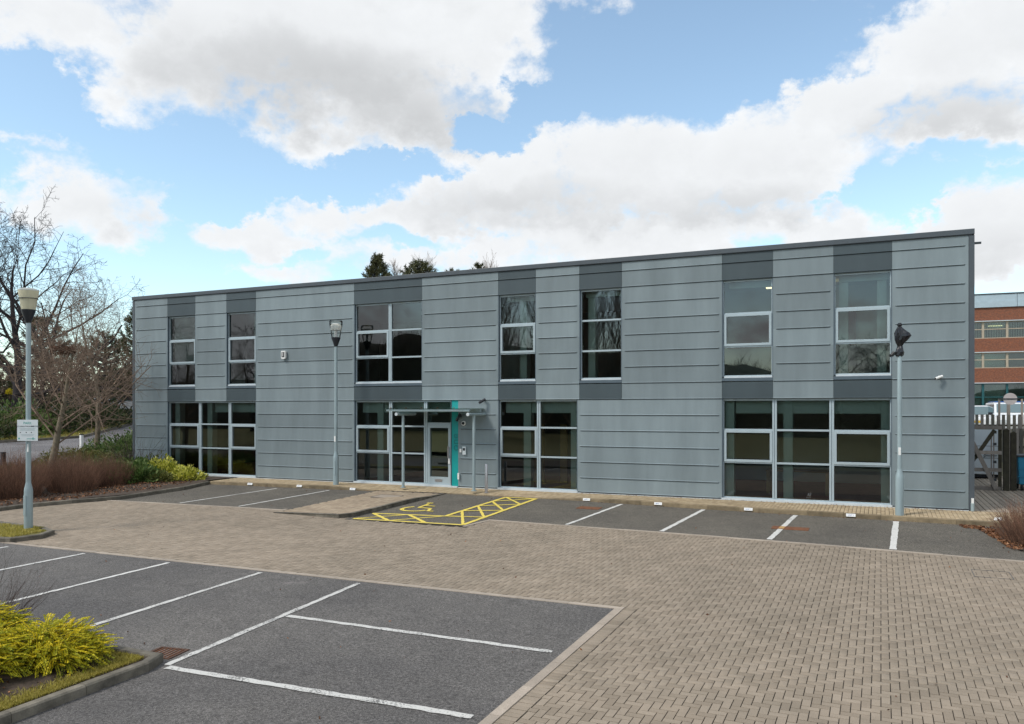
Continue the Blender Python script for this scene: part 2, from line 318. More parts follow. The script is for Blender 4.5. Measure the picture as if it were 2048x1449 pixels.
# ------------------------------------------------------------------ mesh helpers
class MB:
    def __init__(s): s.v = []; s.f = []; s.t = []; s.m = []; s.cur = 0; s.tint = .5
    def face(s, idx): s.f.append(idx); s.t.append(s.tint); s.m.append(s.cur)
    def quad(s, *p):
        b = len(s.v); s.v.extend(tuple(q) for q in p); s.face(tuple(range(b, b + len(p))))
    def box(s, x0, x1, y0, y1, z0, z1):
        b = len(s.v)
        s.v += [(x0, y0, z0), (x1, y0, z0), (x1, y1, z0), (x0, y1, z0), (x0, y0, z1), (x1, y0, z1), (x1, y1, z1), (x0, y1, z1)]
        for q in ((3, 2, 1, 0), (4, 5, 6, 7), (0, 1, 5, 4), (1, 2, 6, 5), (2, 3, 7, 6), (3, 0, 4, 7)): s.face(tuple(b + i for i in q))
    def prism(s, poly, axis, a0, a1):
        """poly: 2-D points; extruded along 'x' (poly=(y,z)), 'y' (poly=(x,z)) or 'z' (poly=(x,y))."""
        b = len(s.v); n = len(poly)
        for a in (a0, a1):
            for p, q in poly: s.v.append((a, p, q) if axis == 'x' else (p, a, q) if axis == 'y' else (p, q, a))
        s.face(tuple(b + i for i in range(n))[::-1]); s.face(tuple(b + n + i for i in range(n)))
        for i in range(n):
            j = (i + 1) % n; s.face((b + i, b + j, b + n + j, b + n + i))
    def tube(s, p0, p1, r0, r1, n=8, caps=True):
        p0, p1 = Vector(p0), Vector(p1); d = p1 - p0
        if d.length < 1e-6: return
        d.normalize(); u = d.orthogonal().normalized(); w = d.cross(u); b = len(s.v)
        for p, r in ((p0, r0), (p1, r1)):
            for i in range(n):
                a = 2 * math.pi * i / n; q = p + u * (math.cos(a) * r) + w * (math.sin(a) * r); s.v.append(tuple(q))
        for i in range(n):
            j = (i + 1) % n; s.face((b + i, b + j, b + n + j, b + n + i))
        if caps: s.face(tuple(b + i for i in range(n))[::-1]); s.face(tuple(b + n + i for i in range(n)))
    def path(s, pts, rad, n=8):
        for (p, r), (q, r2) in zip(zip(pts, rad), zip(pts[1:], rad[1:])): s.tube(p, q, r, r2, n)
    def lathe(s, prof, c=(0, 0, 0), n=20):
        b = len(s.v); k = len(prof)
        for r, z in prof:
            for i in range(n):
                a = 2 * math.pi * i / n; s.v.append((c[0] + r * math.cos(a), c[1] + r * math.sin(a), c[2] + z))
        for j in range(k - 1):
            for i in range(n):
                i2 = (i + 1) % n; s.face((b + j * n + i, b + j * n + i2, b + (j + 1) * n + i2, b + (j + 1) * n + i))
        s.face(tuple(b + i for i in range(n))[::-1]); s.face(tuple(b + (k - 1) * n + i for i in range(n)))
    def build(s, name, m, parent=None, smooth=False, loc=(0, 0, 0), bevel=0):
        me = bpy.data.meshes.new(name); me.from_pydata(s.v, [], s.f)
        for x in (m if isinstance(m, (list, tuple)) else [m]): me.materials.append(x)
        if any(s.m): me.polygons.foreach_set('material_index', s.m)
        at = me.attributes.new('tint', 'FLOAT', 'FACE'); at.data.foreach_set('value', s.t)
        if smooth: me.polygons.foreach_set('use_smooth', [True] * len(me.polygons))
        me.update()
        return put(name, me, parent, loc, bevel)
def put(name, me, parent=None, loc=(0, 0, 0), bevel=0):
    o = bpy.data.objects.new(name, me); C.objects.link(o); o.location = loc
    if parent: o.parent = parent
    if bevel:
        md = o.modifiers.new('edge', 'BEVEL'); md.width = bevel; md.segments = 2; md.limit_method = 'ANGLE'; md.angle_limit = R(40)
    return o
def smooth_angle(o, ang=35):
    me = o.data
    me.polygons.foreach_set('use_smooth', [True] * len(me.polygons))
    import bmesh
    bm = bmesh.new(); bm.from_mesh(me)
    for e_ in bm.edges:
        if len(e_.link_faces) != 2 or e_.calc_face_angle(0) > R(ang): e_.smooth = False
    bm.to_mesh(me); bm.free(); return o
def tag(o, label, cat, group=None, kind=None):
    o['label'] = label; o['category'] = cat
    if group: o['group'] = group
    if kind: o['kind'] = kind
    return o
def struct(o): o['kind'] = 'structure'; return o
def thing(name, label, cat, loc=(0, 0, 0), rz=0, group=None):
    o = bpy.data.objects.new(name, None); C.objects.link(o); o.location = loc; o.rotation_euler = (0, 0, rz); o.empty_display_size = .2
    return tag(o, label, cat, group)
def copy_tree(o, parent=None):
    c = o.copy(); C.objects.link(c); c.parent = parent
    for ch in list(o.children): copy_tree(ch, c)
    return c
text_cache = {}
def text(name, body, size, loc, rot, m, parent, extrude=.002, align='CENTER'):
    if (body, size) not in text_cache:
        cu = bpy.data.curves.new(name, 'FONT'); cu.body = body; cu.size = size; cu.extrude = extrude; cu.align_x = align; cu.align_y = 'CENTER'
        tmp = bpy.data.objects.new(name + '_outline', cu); C.objects.link(tmp); bpy.context.view_layer.update()
        me = bpy.data.meshes.new_from_object(tmp.evaluated_get(bpy.context.evaluated_depsgraph_get())); me.name = name
        bpy.data.objects.remove(tmp); me.materials.clear(); me.materials.append(m); text_cache[(body, size)] = me
    o = put(name, text_cache[(body, size)], parent, loc); o.rotation_euler = rot; return o
def fast_mesh(name, V, F, m, parent=None, tint=None, smooth=False):
    """numpy quads or triangles -> object"""
    me = bpy.data.meshes.new(name); V = np.asarray(V, np.float32); F = np.asarray(F, np.int32); k = F.shape[1]
    me.vertices.add(len(V)); me.vertices.foreach_set('co', V.ravel())
    me.loops.add(F.size); me.loops.foreach_set('vertex_index', F.ravel())
    me.polygons.add(len(F)); me.polygons.foreach_set('loop_start', np.arange(0, F.size, k, dtype=np.int32))
    me.update(calc_edges=True)
    for x in (m if isinstance(m, (list, tuple)) else [m]): me.materials.append(x)
    at = me.attributes.new('tint', 'FLOAT', 'FACE'); at.data.foreach_set('value', (np.full(len(F), .5) if tint is None else np.asarray(tint)).astype(np.float32))
    if smooth: me.polygons.foreach_set('use_smooth', np.ones(len(F), bool))
    return put(name, me, parent)

# ------------------------------------------------------------------ the lie of the land
def ss(x, a, b):
    t = min(1, max(0, (x - a) / (b - a))); return t * t * (3 - 2 * t)
def gz(Y): return -.16 + .029 * max(-40, min(0, Y))        # the car park falls away from the building
def H(X, Y):
    z = gz(Y); dep = -.413 * X + .9108 * (Y + 24.37)
    r = max(0, min(dep, 56) - 30) * .03 + max(0, min(dep, 110) - 56) * .075
    z += r * ss(-29 - X, 0, 4) if False else r * min(1, max(0, (-29 - X) / 4))
    z += 1.52 * ss(Y, 13, 19) * min(1, max(0, (X + 29) / 10))
    return z
def ground_sheet():
    xs = sorted(set(list(np.arange(-120, 60, 3.0)) + list(np.arange(-300, 300, 30)) + [-1500, -700, 700, 1500]))
    ys = sorted(set(list(np.arange(-60, 120, 3.0)) + list(np.arange(-300, 300, 30)) + [-1500, -700, 700, 1500]))
    V = [(x, y, H(x, y) - .07) for y in ys for x in xs]; n = len(xs)
    F = [(j * n + i, j * n + i + 1, (j + 1) * n + i + 1, (j + 1) * n + i) for j in range(len(ys) - 1) for i in range(n - 1)]
    return struct(fast_mesh('ground', V, F, M['ground'], smooth=True))
ground_sheet()
def sheet(name, poly, m, dz, hf=None, cell=2.0, parent=None):
    """flat polygon draped on the land, split into strips so it follows the fall"""
    import bmesh
    bm = bmesh.new(); f = bm.faces.new([bm.verts.new((x, y, 0)) for x, y in poly])
    xs = [p[0] for p in poly]; ys = [p[1] for p in poly]
    for lo, hi, ax in ((min(xs), max(xs), 0), (min(ys), max(ys), 1)):
        t = lo + cell
        while t < hi:
            no = (1, 0, 0) if ax == 0 else (0, 1, 0); co = (t, 0, 0) if ax == 0 else (0, t, 0)
            bmesh.ops.bisect_plane(bm, geom=bm.verts[:] + bm.edges[:] + bm.faces[:], plane_co=co, plane_no=no); t += cell
    hf = hf or H
    for v in bm.verts: v.co.z = hf(v.co.x, v.co.y) + dz
    bmesh.ops.recalc_face_normals(bm, faces=bm.faces[:])
    if sum(f.normal.z for f in bm.faces) < 0: bmesh.ops.reverse_faces(bm, faces=bm.faces[:])
    me = bpy.data.meshes.new(name); bm.to_mesh(me); bm.free(); me.materials.append(m)
    return put(name, me, parent)
def car_h(x, y): return gz(y)
def pl(tab, x):
    for (x0, y0), (x1, y1) in zip(tab, tab[1:]):
        if x <= x1: return y0 + (y1 - y0) * (max(x, x0) - x0) / (x1 - x0)
    return tab[-1][1]
KERB = [(-23.2, -1.55), (-16, -1.2), (-13.25, -.98), (-8.5, -1.05), (-4.5, -1.45), (0, -1.7), (3.4, -1.92)]
KERB_H = [(-23.2, .12), (-17.6, .12), (-16, .012), (-13.3, .012), (-9.8, .012), (-8.6, .085), (-7, .12), (3.4, .12)]
FAR = [(-24, -6.1), (-16, -5.7), (-9.55, -5.2), (-4.8, -5.4), (-1.6, -5.6), (3.0, -6.05), (7, -6.4)]
NEARY, SIDEX = -12.2, -3.84
# far bays
far_poly = [(x, y) for x, y in KERB] + [(6, -2.1)] + [(7, -6.4)] + [p for p in FAR[::-1][1:]]
bays_far = struct(sheet('far_bays_asphalt', far_poly, M['asphalt_far'], 0, car_h))
bulge = struct(sheet('accessible_bay_asphalt', [(-13.3, -5.4), (-13.3, -6.5), (-9.75, -6.3), (-9.55, -5.0)], M['asphalt_far'], .006, car_h))
bays_near = struct(sheet('near_bays_asphalt', [(-30, NEARY), (SIDEX, NEARY), (SIDEX, -26), (-30, -26)], M['asphalt'], 0, car_h))
# pavers
paving = struct(sheet('block_paving', [(-27, -12.2), (-27, -6.3)] + FAR[:-1] + [(8, -6.4), (8, -26), (SIDEX, -26), (SIDEX, NEARY)], M['joint'], -.012, car_h))
def paver_block(x0, x1, y0, y1, zf, g=.0050, ch=.0022, h=.018):
    """one block: chamfered top with skirts"""
    a = [(x0 + g, y0 + g), (x1 - g, y0 + g), (x1 - g, y1 - g), (x0 + g, y1 - g)]
    b = [(x0 + g + ch, y0 + g + ch), (x1 - g - ch, y0 + g + ch), (x1 - g - ch, y1 - g - ch), (x0 + g + ch, y1 - g - ch)]
    return [(x, y, zf(x, y) - h) for x, y in a] + [(x, y, zf(x, y) - ch * .6) for x, y in a] + [(x, y, zf(x, y)) for x, y in b]
PF = [(8, 9, 10, 11)] + [(4 + i, 4 + (i + 1) % 4, 8 + (i + 1) % 4, 8 + i) for i in range(4)] + [(i, (i + 1) % 4, 4 + (i + 1) % 4, 4 + i) for i in range(4)]
def visible_depth(x, y, z):
    dx, dy = x, y + 24.37; c, s_ = math.cos(R(24.39)), math.sin(R(24.39))
    dep = -s_ * dx + c * dy; l = c * dx + s_ * dy
    if dep < 1: return None
    px = 1036.5 + 1600 * l / dep; py = 818.5 - 1600 * (z - 2.652) / dep
    return dep if (0 < px < 2048 and py < 1449) else None
def in_paving(x, y):
    if y > pl(FAR, x) - .02: return False
    if x < SIDEX + .33 and y < NEARY + .12: return False
    if x < -25.5 or x > 6.5 or y < -21.5: return False
    if -13.35 < x < -9.6 and y > -6.5: return False
    return True
rects = []
u = .1
for j in range(-216, -40):
    for i in range(-256, 66):
        k = (i - j) % 4
        if k == 0: r = (i * u, (i + 2) * u, j * u, (j + 1) * u)
        elif k == 3: r = (i * u, (i + 1) * u, j * u, (j + 2) * u)
        else: continue
        cx, cy = (r[0] + r[1]) / 2, (r[2] + r[3]) / 2
        if in_paving(cx, cy):
            r = list(r)
            if cy < NEARY + .12 and r[0] < SIDEX + .33: r[0] = SIDEX + .33
            if cx < SIDEX + .33 and r[2] < NEARY + .12: r[2] = NEARY + .12
            rects.append(tuple(r))
for n in range(-1, int((26 + NEARY) / .1)):       # soldier course along the side edging
    y = NEARY - n * .1
    if y > -21.5: rects.append((SIDEX + .13, SIDEX + .33, y - .1, y + .0))
near = sorted((d, r) for d, r in ((visible_depth((r[0] + r[1]) / 2, (r[2] + r[3]) / 2, gz((r[2] + r[3]) / 2)), r) for r in rects) if d)
single = set(r for _, r in near[:300])
V, F, T = [], [], []
rnd = random.Random(3)
for r in rects:
    if r in single: continue
    j = rnd.uniform(-.0018, .0018); b = len(V)
    V += paver_block(*r, lambda x, y, j=j: gz(y) + j); t = rnd.random()
    F += [tuple(b + q for q in f) for f in PF]; T += [t] * 9
o = fast_mesh('pavers', V, F, M['paver'], paving, T); o['kind'] = 'stuff'
mesh_cache = {}
for r in single:
    w, dph = round(r[1] - r[0], 3), round(r[3] - r[2], 3)
    if (w, dph) not in mesh_cache:
        me = bpy.data.meshes.new('paver'); me.from_pydata(paver_block(-w / 2, w / 2, -dph / 2, dph / 2, lambda x, y: .029 * y), [], PF); me.materials.append(M['paver_single']); mesh_cache[(w, dph)] = me
    cy = (r[2] + r[3]) / 2
    put('paver', mesh_cache[(w, dph)], paving, ((r[0] + r[1]) / 2, cy, gz(cy) + rnd.uniform(-.0018, .0018)))
# flush concrete edging stones
def stone_run(name, parent, m, p0, p1, width, zf, top, depth, length=.915, gap=.006, cham=.0):
    """stones laid end to end from p0 to p1; width to the left of travel"""
    p0, p1 = Vector(p0), Vector(p1); d = p1 - p0; L_ = d.length; d /= L_; nrm = Vector((-d.y, d.x)); n = max(1, round(L_ / length)); out = []
    for i in range(n):
        a, b = p0 + d * (L_ * i / n + gap / 2), p0 + d * (L_ * (i + 1) / n - gap / 2)
        mb = MB(); q = [a, b, b + nrm * width, a + nrm * width]; c = cham
        qi = [a + nrm * 0, b + nrm * 0, b + nrm * width, a + nrm * width]
        if c: qi = [a + nrm * c, b + nrm * c, b + nrm * (width - c * .5), a + nrm * (width - c * .5)]
        tf = (lambda p: top(p.x)) if callable(top) else (lambda p: top)
        ctr = (a + b) / 2; ctr = Vector((ctr.x, ctr.y, zf(ctr.x, ctr.y)))
        j = rnd.uniform(-.003, .003)
        for P, hz in ((q, lambda p: -depth), (q, lambda p: tf(p) - c), (qi, lambda p: tf(p))):
            for p in P: mb.v.append((p.x - ctr.x, p.y - ctr.y, zf(p.x, p.y) + hz(p) + j - ctr.z))
        mb.face((3, 2, 1, 0)); mb.face((8, 9, 10, 11))
        for k in range(4):
            k2 = (k + 1) % 4; mb.face((k, k2, 4 + k2, 4 + k)); mb.face((4 + k, 4 + k2, 8 + k2, 8 + k))
        out.append(mb.build(name, m, parent, loc=ctr))
    return out
edging = bpy.data.objects.new('flush_edging', None); C.objects.link(edging); struct(edging)
stone_run('edging_stone', edging, M['edging'], (SIDEX + .13, NEARY), (-26, NEARY), -.12, car_h, .010, .05)
stone_run('edging_stone', edging, M['edging'], (SIDEX, NEARY - .003), (SIDEX, -22), .13, car_h, .010, .05)
for a, b in zip(FAR[:-1], FAR[1:]):
    if a[0] < -13.3 and b[0] > -13.3:
        stone_run('edging_stone', edging, M['edging'], a, (-16.1, pl(FAR, -16.1)), -.12, car_h, .012, .05)
    else: stone_run('edging_stone', edging, M['edging'], a if a[0] > -24 else (-23.3, pl(FAR, -23.3)), b, -.12, car_h, .012, .05)
stone_run('edging_stone', edging, M['edging'], (-9.75, -6.32), (-9.55, -5.2), -.12, car_h, .013, .05)

# ------------------------------------------------------------------ pavement round the building, kerbs, entrance island
def walk_h(x, y):
    k = pl(KERB, x); top = gz(k) + pl(KERB_H, x); t = min(1, max(0, (y - k) / (0 - k)))
    return top + (-.062 - top) * t
pav_poly = [(x, y + .12) for x, y in KERB] + [(5.5, -1.92), (5.5, .1), (-23.2, .1)]
pavement = struct(sheet('pavement', pav_poly, M['joint'], -.012, walk_h, cell=.9))
V, F, T = [], [], []
for i in range(-232, 42):
    x0 = i * .1; x1 = x0 + .1
    k = max(pl(KERB, x0), pl(KERB, x1)) + .125; y = -.02; c = i % 2
    ys = [y - (.1 if c else 0)] if False else []
    yy = 0.0 - (.1 if c else .0)
    if c:
        b = len(V); V += paver_block(x0, x1, -.1, 0, walk_h); F += [tuple(b + q for q in f) for f in PF]; T += [rnd.random()] * 9
    while yy - .05 > k:
        y0 = max(k, yy - .2); b = len(V); V += paver_block(x0, x1, y0, yy, walk_h); F += [tuple(b + q for q in f) for f in PF]; T += [rnd.random()] * 9; yy -= .2
o = fast_mesh('paving_blocks', V, F, M['walk'], pavement, T); o['kind'] = 'stuff'
kerb = bpy.data.objects.new('kerb', None); C.objects.link(kerb); struct(kerb)
for a, b in zip(KERB[:-1], KERB[1:]):
    if a[0] < -16.0 < b[0]: b = (-16.0, -1.2)
    if a[0] >= -16 and a[0] < -13.25: continue
    stone_run('kerb_stone', kerb, M['kerb_brown'], a, b, .12, car_h, lambda x: pl(KERB_H, x), .12, cham=.015)
# left planting bed kerb and the island tips
BED = [(-23.2, -1.55), (-22.75, -3.2), (-22.75, -5.8), (-23.5, -7.0), (-24.0, -8.2), (-24.2, -9.5), (-24.8, -11), (-26, -12.5)]
for a, b in zip(BED[:-1], BED[1:]): stone_run('kerb_stone', kerb, M['kerb'], b, a, .13, car_h, .12, .15, cham=.018)
ISL2 = [(-19.2, -12.2), (-18.62, -12.05), (-18.5, -11.55), (-18.75, -11.0), (-19.4, -10.75), (-27, -10.4)]
ISL2 = [(-27, -12.75), (-19.6, -12.4), (-18.75, -12.1), (-18.5, -11.5), (-18.8, -10.95), (-19.5, -10.7), (-27, -10.1)]
for a, b in zip(ISL2[:-1], ISL2[1:]): stone_run('kerb_stone', kerb, M['kerb'], a, b, .13, car_h, .11, .15, cham=.018)
ISL3 = [(-8.62, -24), (-8.40, -17.1), (-8.52, -16.78), (-24, -16.78)]
for a, b in zip(ISL3[:-1], ISL3[1:]): stone_run('kerb_stone', kerb, M['kerb'], a, b, .13, car_h, .12, .15, cham=.02)
# entrance island: flush on its left, a kerb's height on its right
def isl_h(x, y):
    t = min(1, max(0, (x + 15.95) / 2.65)); base = gz(y)
    lift = .012 + (.10 * ss(-y, 1.2, 3.2)) * t
    w = walk_h(x, y) if y > -1.35 else None
    if y > -1.6:
        k = ss(y, -1.6, -.9); return (base + lift) * (1 - k) + walk_h(x, max(y, pl(KERB, x))) * k
    return base + lift
isl_poly = [(-15.95, -.9), (-15.95, -6.28), (-13.55, -6.42), (-13.27, -6.1), (-13.27, -.9)]
island = struct(sheet('entrance_paving', isl_poly, M['joint'], -.011, isl_h, cell=.5))
V, F, T = [], [], []
for j in range(-64, -9):
    for i in range(-160, -133):
        k = (i - j) % 4
        if k == 0: r = (i * u, (i + 2) * u, j * u, (j + 1) * u)
        elif k == 3: r = (i * u, (i + 1) * u, j * u, (j + 2) * u)
        else: continue
        cx, cy = (r[0] + r[1]) / 2, (r[2] + r[3]) / 2
        if -15.9 < cx < -13.35 and -6.22 < cy < -1.12:
            b = len(V); V += paver_block(max(r[0], -15.93), min(r[1], -13.4), r[2], r[3], isl_h); F += [tuple(b + q for q in f) for f in PF]; T += [rnd.random()] * 9
o = fast_mesh('paving_blocks', V, F, paver_mat('entrance_paver', (.27, .215, .16), (.34, .27, .20), (.39, .32, .24), True), island, T); o['kind'] = 'stuff'
for a, b, hgt in (((-13.27, -1.0), (-13.27, -6.1), 0), ((-13.27, -6.1), (-13.55, -6.42), 0), ((-13.55, -6.42), (-15.95, -6.28), 0)):
    def top(x): return 0
    stone_run('kerb_stone', island, M['kerb'], a, b, -.13 if hgt else -.13, lambda x, y: isl_h(min(max(x, -15.95), -13.27), y), .004, .22, cham=.015)
# entrance manhole cover set in the island
mb = MB(); mb.box(-.42, .42, -.3, .3, -.01, .006); cov = mb.build('inspection_cover', M['edging'], None, loc=(-14.55, -2.55, isl_h(-14.55, -2.55) + .003)); cov.rotation_euler = (R(1.7), 0, 0)
tag(cov, 'recessed pale inspection cover in the raised entrance paving', 'drain cover')
for i, (x0, x1, y0, y1) in enumerate(((-.44, -.42, -.3, .3), (.42, .44, -.3, .3), (-.42, .42, -.32, -.3), (-.42, .42, .3, .32))):
    mb = MB(); mb.box(x0, x1, y0, y1, -.01, .009); mb.build('rim', M['dark'], cov)

# ------------------------------------------------------------------ painted markings
def strip(parent, name, p0, p1, w, m, zf, dz=.008, jit=.010, seed=0):
    """thin painted strip with slightly ragged edges, draped on the fall"""
    rr = random.Random(seed); p0, p1 = Vector(p0), Vector(p1); d = p1 - p0; n = max(2, int(d.length / .12)); nrm = Vector((-d.y, d.x)).normalized(); mb = MB(); rows = []
    for i in range(n + 1):
        p = p0 + d * i / n; a, b = p + nrm * (w / 2 + rr.uniform(-jit, jit)), p - nrm * (w / 2 + rr.uniform(-jit, jit)); rows.append((a, b))
    for a, b in rows: mb.v += [(a.x, a.y, zf(a.x, a.y) + dz), (b.x, b.y, zf(b.x, b.y) + dz)]
    for i in range(n): mb.face((2 * i, 2 * i + 1, 2 * i + 3, 2 * i + 2))
    return mb.build(name, m, parent)
lines_near = [((-15.9, -12.33), (-16.2, -16.75)), ((-13.36, -12.33), (-13.44, -16.75)), ((-10.93, -12.33), (-10.84, -16.75)), ((-8.64, -12.33), (-8.38, -16.86))]
for i, (a, b) in enumerate(lines_near): strip(bays_near, 'bay_line', a, b, .10, M['line_white'] if i < 2 else M['line_worn'], car_h, seed=i)
strip(bays_near, 'bay_line', (-18.3, -12.45), (-18.6, -16.7), .10, M['line_white'], car_h, seed=8)
strip(bays_near, 'bay_line', (-8.43, -14.49), (-3.98, -14.50), .10, M['line_worn'], car_h, .009, seed=5)
strip(bays_near, 'bay_line', (-8.30, -16.92), (-3.98, -16.78), .11, M['line_worn'], car_h, .010, seed=6)
far_lines = [((-7.06, -1.3), (-7.33, -5.22)), ((-4.58, -1.55), (-4.84, -5.3)), ((-2.09, -1.72), (-2.31, -5.45)), ((.35, -1.86), (.23, -5.68))]
for i, (a, b) in enumerate(far_lines): strip(bays_far, 'bay_line', a, b, .105 + .01 * i, M['line_white'], car_h, seed=10 + i)
for i, (a, b) in enumerate((((-19.8, -1.75), (-20.2, -5.75)), ((-17.63, -1.55), (-17.85, -5.66)))): strip(bays_far, 'bay_line', a, b, .09, M['line_white'], car_h, seed=20 + i)
Yw = .115
hat_out = [(-13.1, -6.36), (-9.80, -6.20), (-9.92, -1.12), (-10.98, -1.12), (-10.94, -5.12), (-13.15, -5.4)]
k = 0
for a, b in zip(hat_out, hat_out[1:]):
    strip(bays_far, 'hatch_line', a, b, Yw, M['line_yellow'], car_h, .0125, seed=40 + k); k += 1
def hatch(a0, a1, b0, b1, n):
    global k
    a0, a1, b0, b1 = map(Vector, (a0, a1, b0, b1))
    for i in range(n):
        t0, t1 = i / n, (i + 1) / n
        strip(bays_far, 'hatch_line', a0.lerp(a1, t0), b0.lerp(b1, t1), Yw * .9, M['line_yellow'], car_h, .0150, seed=60 + k)
        strip(bays_far, 'hatch_line', b0.lerp(b1, t0), a0.lerp(a1, t1), Yw * .7, M['line_yellow'], car_h, .0138, seed=90 + k); k += 1
hatch((-13.12, -5.4), (-10.94, -5.12), (-13.1, -6.36), (-10.9, -6.25), 2)
hatch((-10.94, -5.12), (-10.98, -1.12), (-9.80, -6.20), (-9.92, -1.12), 4)
# wheelchair symbol: head, back, arm, leg, wheel arc
cx, cy = -12.35, -3.9
def sym(pts, w=.12, dz=.013):
    for p, q in zip(pts, pts[1:]): strip(bays_far, 'wheelchair_symbol', (cx + p[0], cy + p[1]), (cx + q[0], cy + q[1]), w, M['line_yellow'], car_h, dz, .003, seed=200)
sym([(.43 * math.cos(R(t)) - .05, .43 * math.sin(R(t)) - .35) for t in range(130, 341, 15)])
sym([(-.2, .62), (-.12, -.12), (.32, -.16), (.5, -.62), (.66, -.58)], .10, .0145)
sym([(-.16, .28), (.22, .26)], .09, .016)
sym([(-.26 + .07 * math.cos(R(t)), .78 + .07 * math.sin(R(t))) for t in range(0, 361, 45)], .10, .0155)
# rusty inspection covers in the far bays
for i, (x, y, w, dd, lab) in enumerate(((-7.72, -2.35, .62, .36, 'rust stained inspection cover nearest the yellow hatching'), (-2.02, -3.80, .80, .34, 'rusty inspection cover with a white bay line painted across it'))):
    t = thing('inspection_cover', lab, 'drain cover', (x, y, gz(y) + .004), 0, 'rusty covers in the far bays'); t.rotation_euler = (R(1.66), 0, 0)
    mb = MB(); mb.box(-w / 2, w / 2, -dd / 2, dd / 2, -.02, .006); mb.build('plate', M['rust'], t)
    for x0, x1, y0, y1 in ((-w / 2 - .03, -w / 2, -dd / 2 - .03, dd / 2 + .03), (w / 2, w / 2 + .03, -dd / 2 - .03, dd / 2 + .03), (-w / 2, w / 2, -dd / 2 - .03, -dd / 2), (-w / 2, w / 2, dd / 2, dd / 2 + .03)):
        mb = MB(); mb.box(x0, x1, y0, y1, -.02, .007); mb.build('rim', M['rust'], t)
strip(bays_far, 'bay_line', (-2.205, -3.63), (-2.225, -3.97), .13, M['rust_paint'], car_h, .0155, seed=300)
t = thing('recessed_cover', 'paver filled recessed cover with a dark rim in the right of the block paving', 'drain cover', (1.85, -7.45, gz(-7.45) + .001)); t.rotation_euler = (R(1.66), 0, 0)
for x0, x1, y0, y1 in ((-.31, -.30, -.31, .31), (.30, .31, -.31, .31), (-.30, .30, -.31, -.297), (-.30, .30, .297, .31)):
    mb = MB(); mb.box(x0, x1, y0, y1, -.02, .004); mb.build('rim', M['dark'], t)
# road gully by the foreground island
t = thing('gully_grate', 'rusty slotted gully grate beside the kerb corner of the foreground shrub bed', 'drain', (-8.78, -16.52, gz(-16.52) + .006)); t.rotation_euler = (R(1.66), 0, R(8))
for x0, x1, y0, y1 in ((-.23, -.19, -.2, .2), (.19, .23, -.2, .2), (-.19, .19, -.2, -.165), (-.19, .19, .165, .2)):
    mb = MB(); mb.box(x0, x1, y0, y1, -.04, .008); mb.build('frame', M['rust_dark'], t)
for i in range(6):
    x = -.155 + i * .062; mb = MB(); mb.box(x - .008, x + .008, -.163, .163, -.03, .005); mb.build('bar', M['rust'], t)
mb = MB(); mb.box(-.19, .19, -.165, .165, -.06, -.032); mb.build('pit', M['rubber'], t)

# ------------------------------------------------------------------ the office building
bld = thing('office_building', 'two storey office clad in grey horizontal metal panels with charcoal panels over its windows', 'office building', (0, 0, 0))
XL, XR, TOP, DEPTH = -29.17, 2.264, 7.445, 14.0
def zk(k): return -.02 if k == 0 else -.07 + .5055 * k
UP = [(-27.127, -25.567), (-23.889, -22.362), (-17.694, -14.784), (-11.794, -10.41), (-8.879, -7.454), (-4.342, -2.874), (-1.227, .277)]
GR = [(-27.127, -22.362), (-17.694, -13.333), (-11.794, -8.944), (-4.342, .277)]
def gaps(ops):
    e_ = [-29.04] + [x for o_ in ops for x in o_] + [2.13]; return [(e_[i], e_[i + 1]) for i in range(0, len(e_), 2)]
def panel(x0, x1, z0, z1, m, lip0, lip1, f0=False, f1=False):
    mb = MB(); g = .003
    mb.box(x0 + g, x1 - g, -.002, .03, z0 + g, z1 - .013)
    if f0: mb.box(x0 + g, x0 + .085, -.002, .03, z1 - .0129, z1 + g)
    if f1: mb.box(x1 - .085, x1 - g, -.002, .03, z1 - .0129, z1 + g)
    a, b = (x0 + g + (.07 if lip0 else 0)), (x1 - g - (.07 if lip1 else 0)); a2, b2 = (a + (.05 if lip0 else 0)), (b - (.05 if lip1 else 0)); c = len(mb.v)
    # drip lip along the bottom edge: sloped top, dark underside, ends splayed back to the wall
    mb.v += [(a, -.003, z0 + .030), (b, -.003, z0 + .030), (a2, -.028, z0 + .014), (b2, -.028, z0 + .014), (a2, -.027, z0 + .003), (b2, -.027, z0 + .003), (a, -.003, z0 + .003), (b, -.003, z0 + .003)]
    for q in ((0, 2, 3, 1), (2, 4, 5, 3), (4, 6, 7, 5), (0, 6, 4, 2), (1, 3, 5, 7)): mb.face(tuple(c + i for i in q))
    return mb.build('cladding_panel', m, bld)
for k in range(15):
    z0, z1 = zk(k), (7.30 if k == 14 else zk(k + 1))
    if k <= 5: solid, dark = gaps(GR), []
    elif 7 <= k <= 12: solid, dark = gaps(UP), []
    else: solid, dark = gaps(UP), UP
    for x0, x1 in solid:
        cont = k in (6, 7, 13, 14)
        nx = (k + 1) not in (6, 7, 13, 14, 15)
        panel(x0, x1, z0, z1, M['clad'], not cont or x0 < -29, not cont or x1 > 2, k < 14 and (nx or x0 < -29), k < 14 and (nx or x1 > 2))
    for x0, x1 in dark: panel(x0, x1, z0, z1, M['clad_dark'], False, False)
bk = MB()
for x0, x1 in gaps(GR): bk.box(x0, x1, .031, .06, -.02, 3.0)
for x0, x1 in gaps(UP): bk.box(x0, x1, .031, .06, 3.42, 6.55)
bk.box(-29.04, 2.13, .031, .06, 3.0, 3.419); bk.box(-29.04, 2.13, .031, .06, 6.551, 7.28)
bk.build('cavity_backing', M['black'], bld)
def part(name, m, *boxes, parent=bld, bevel=0):
    mb = MB()
    for b in boxes: mb.box(*b)
    return mb.build(name, m, parent, bevel=bevel)
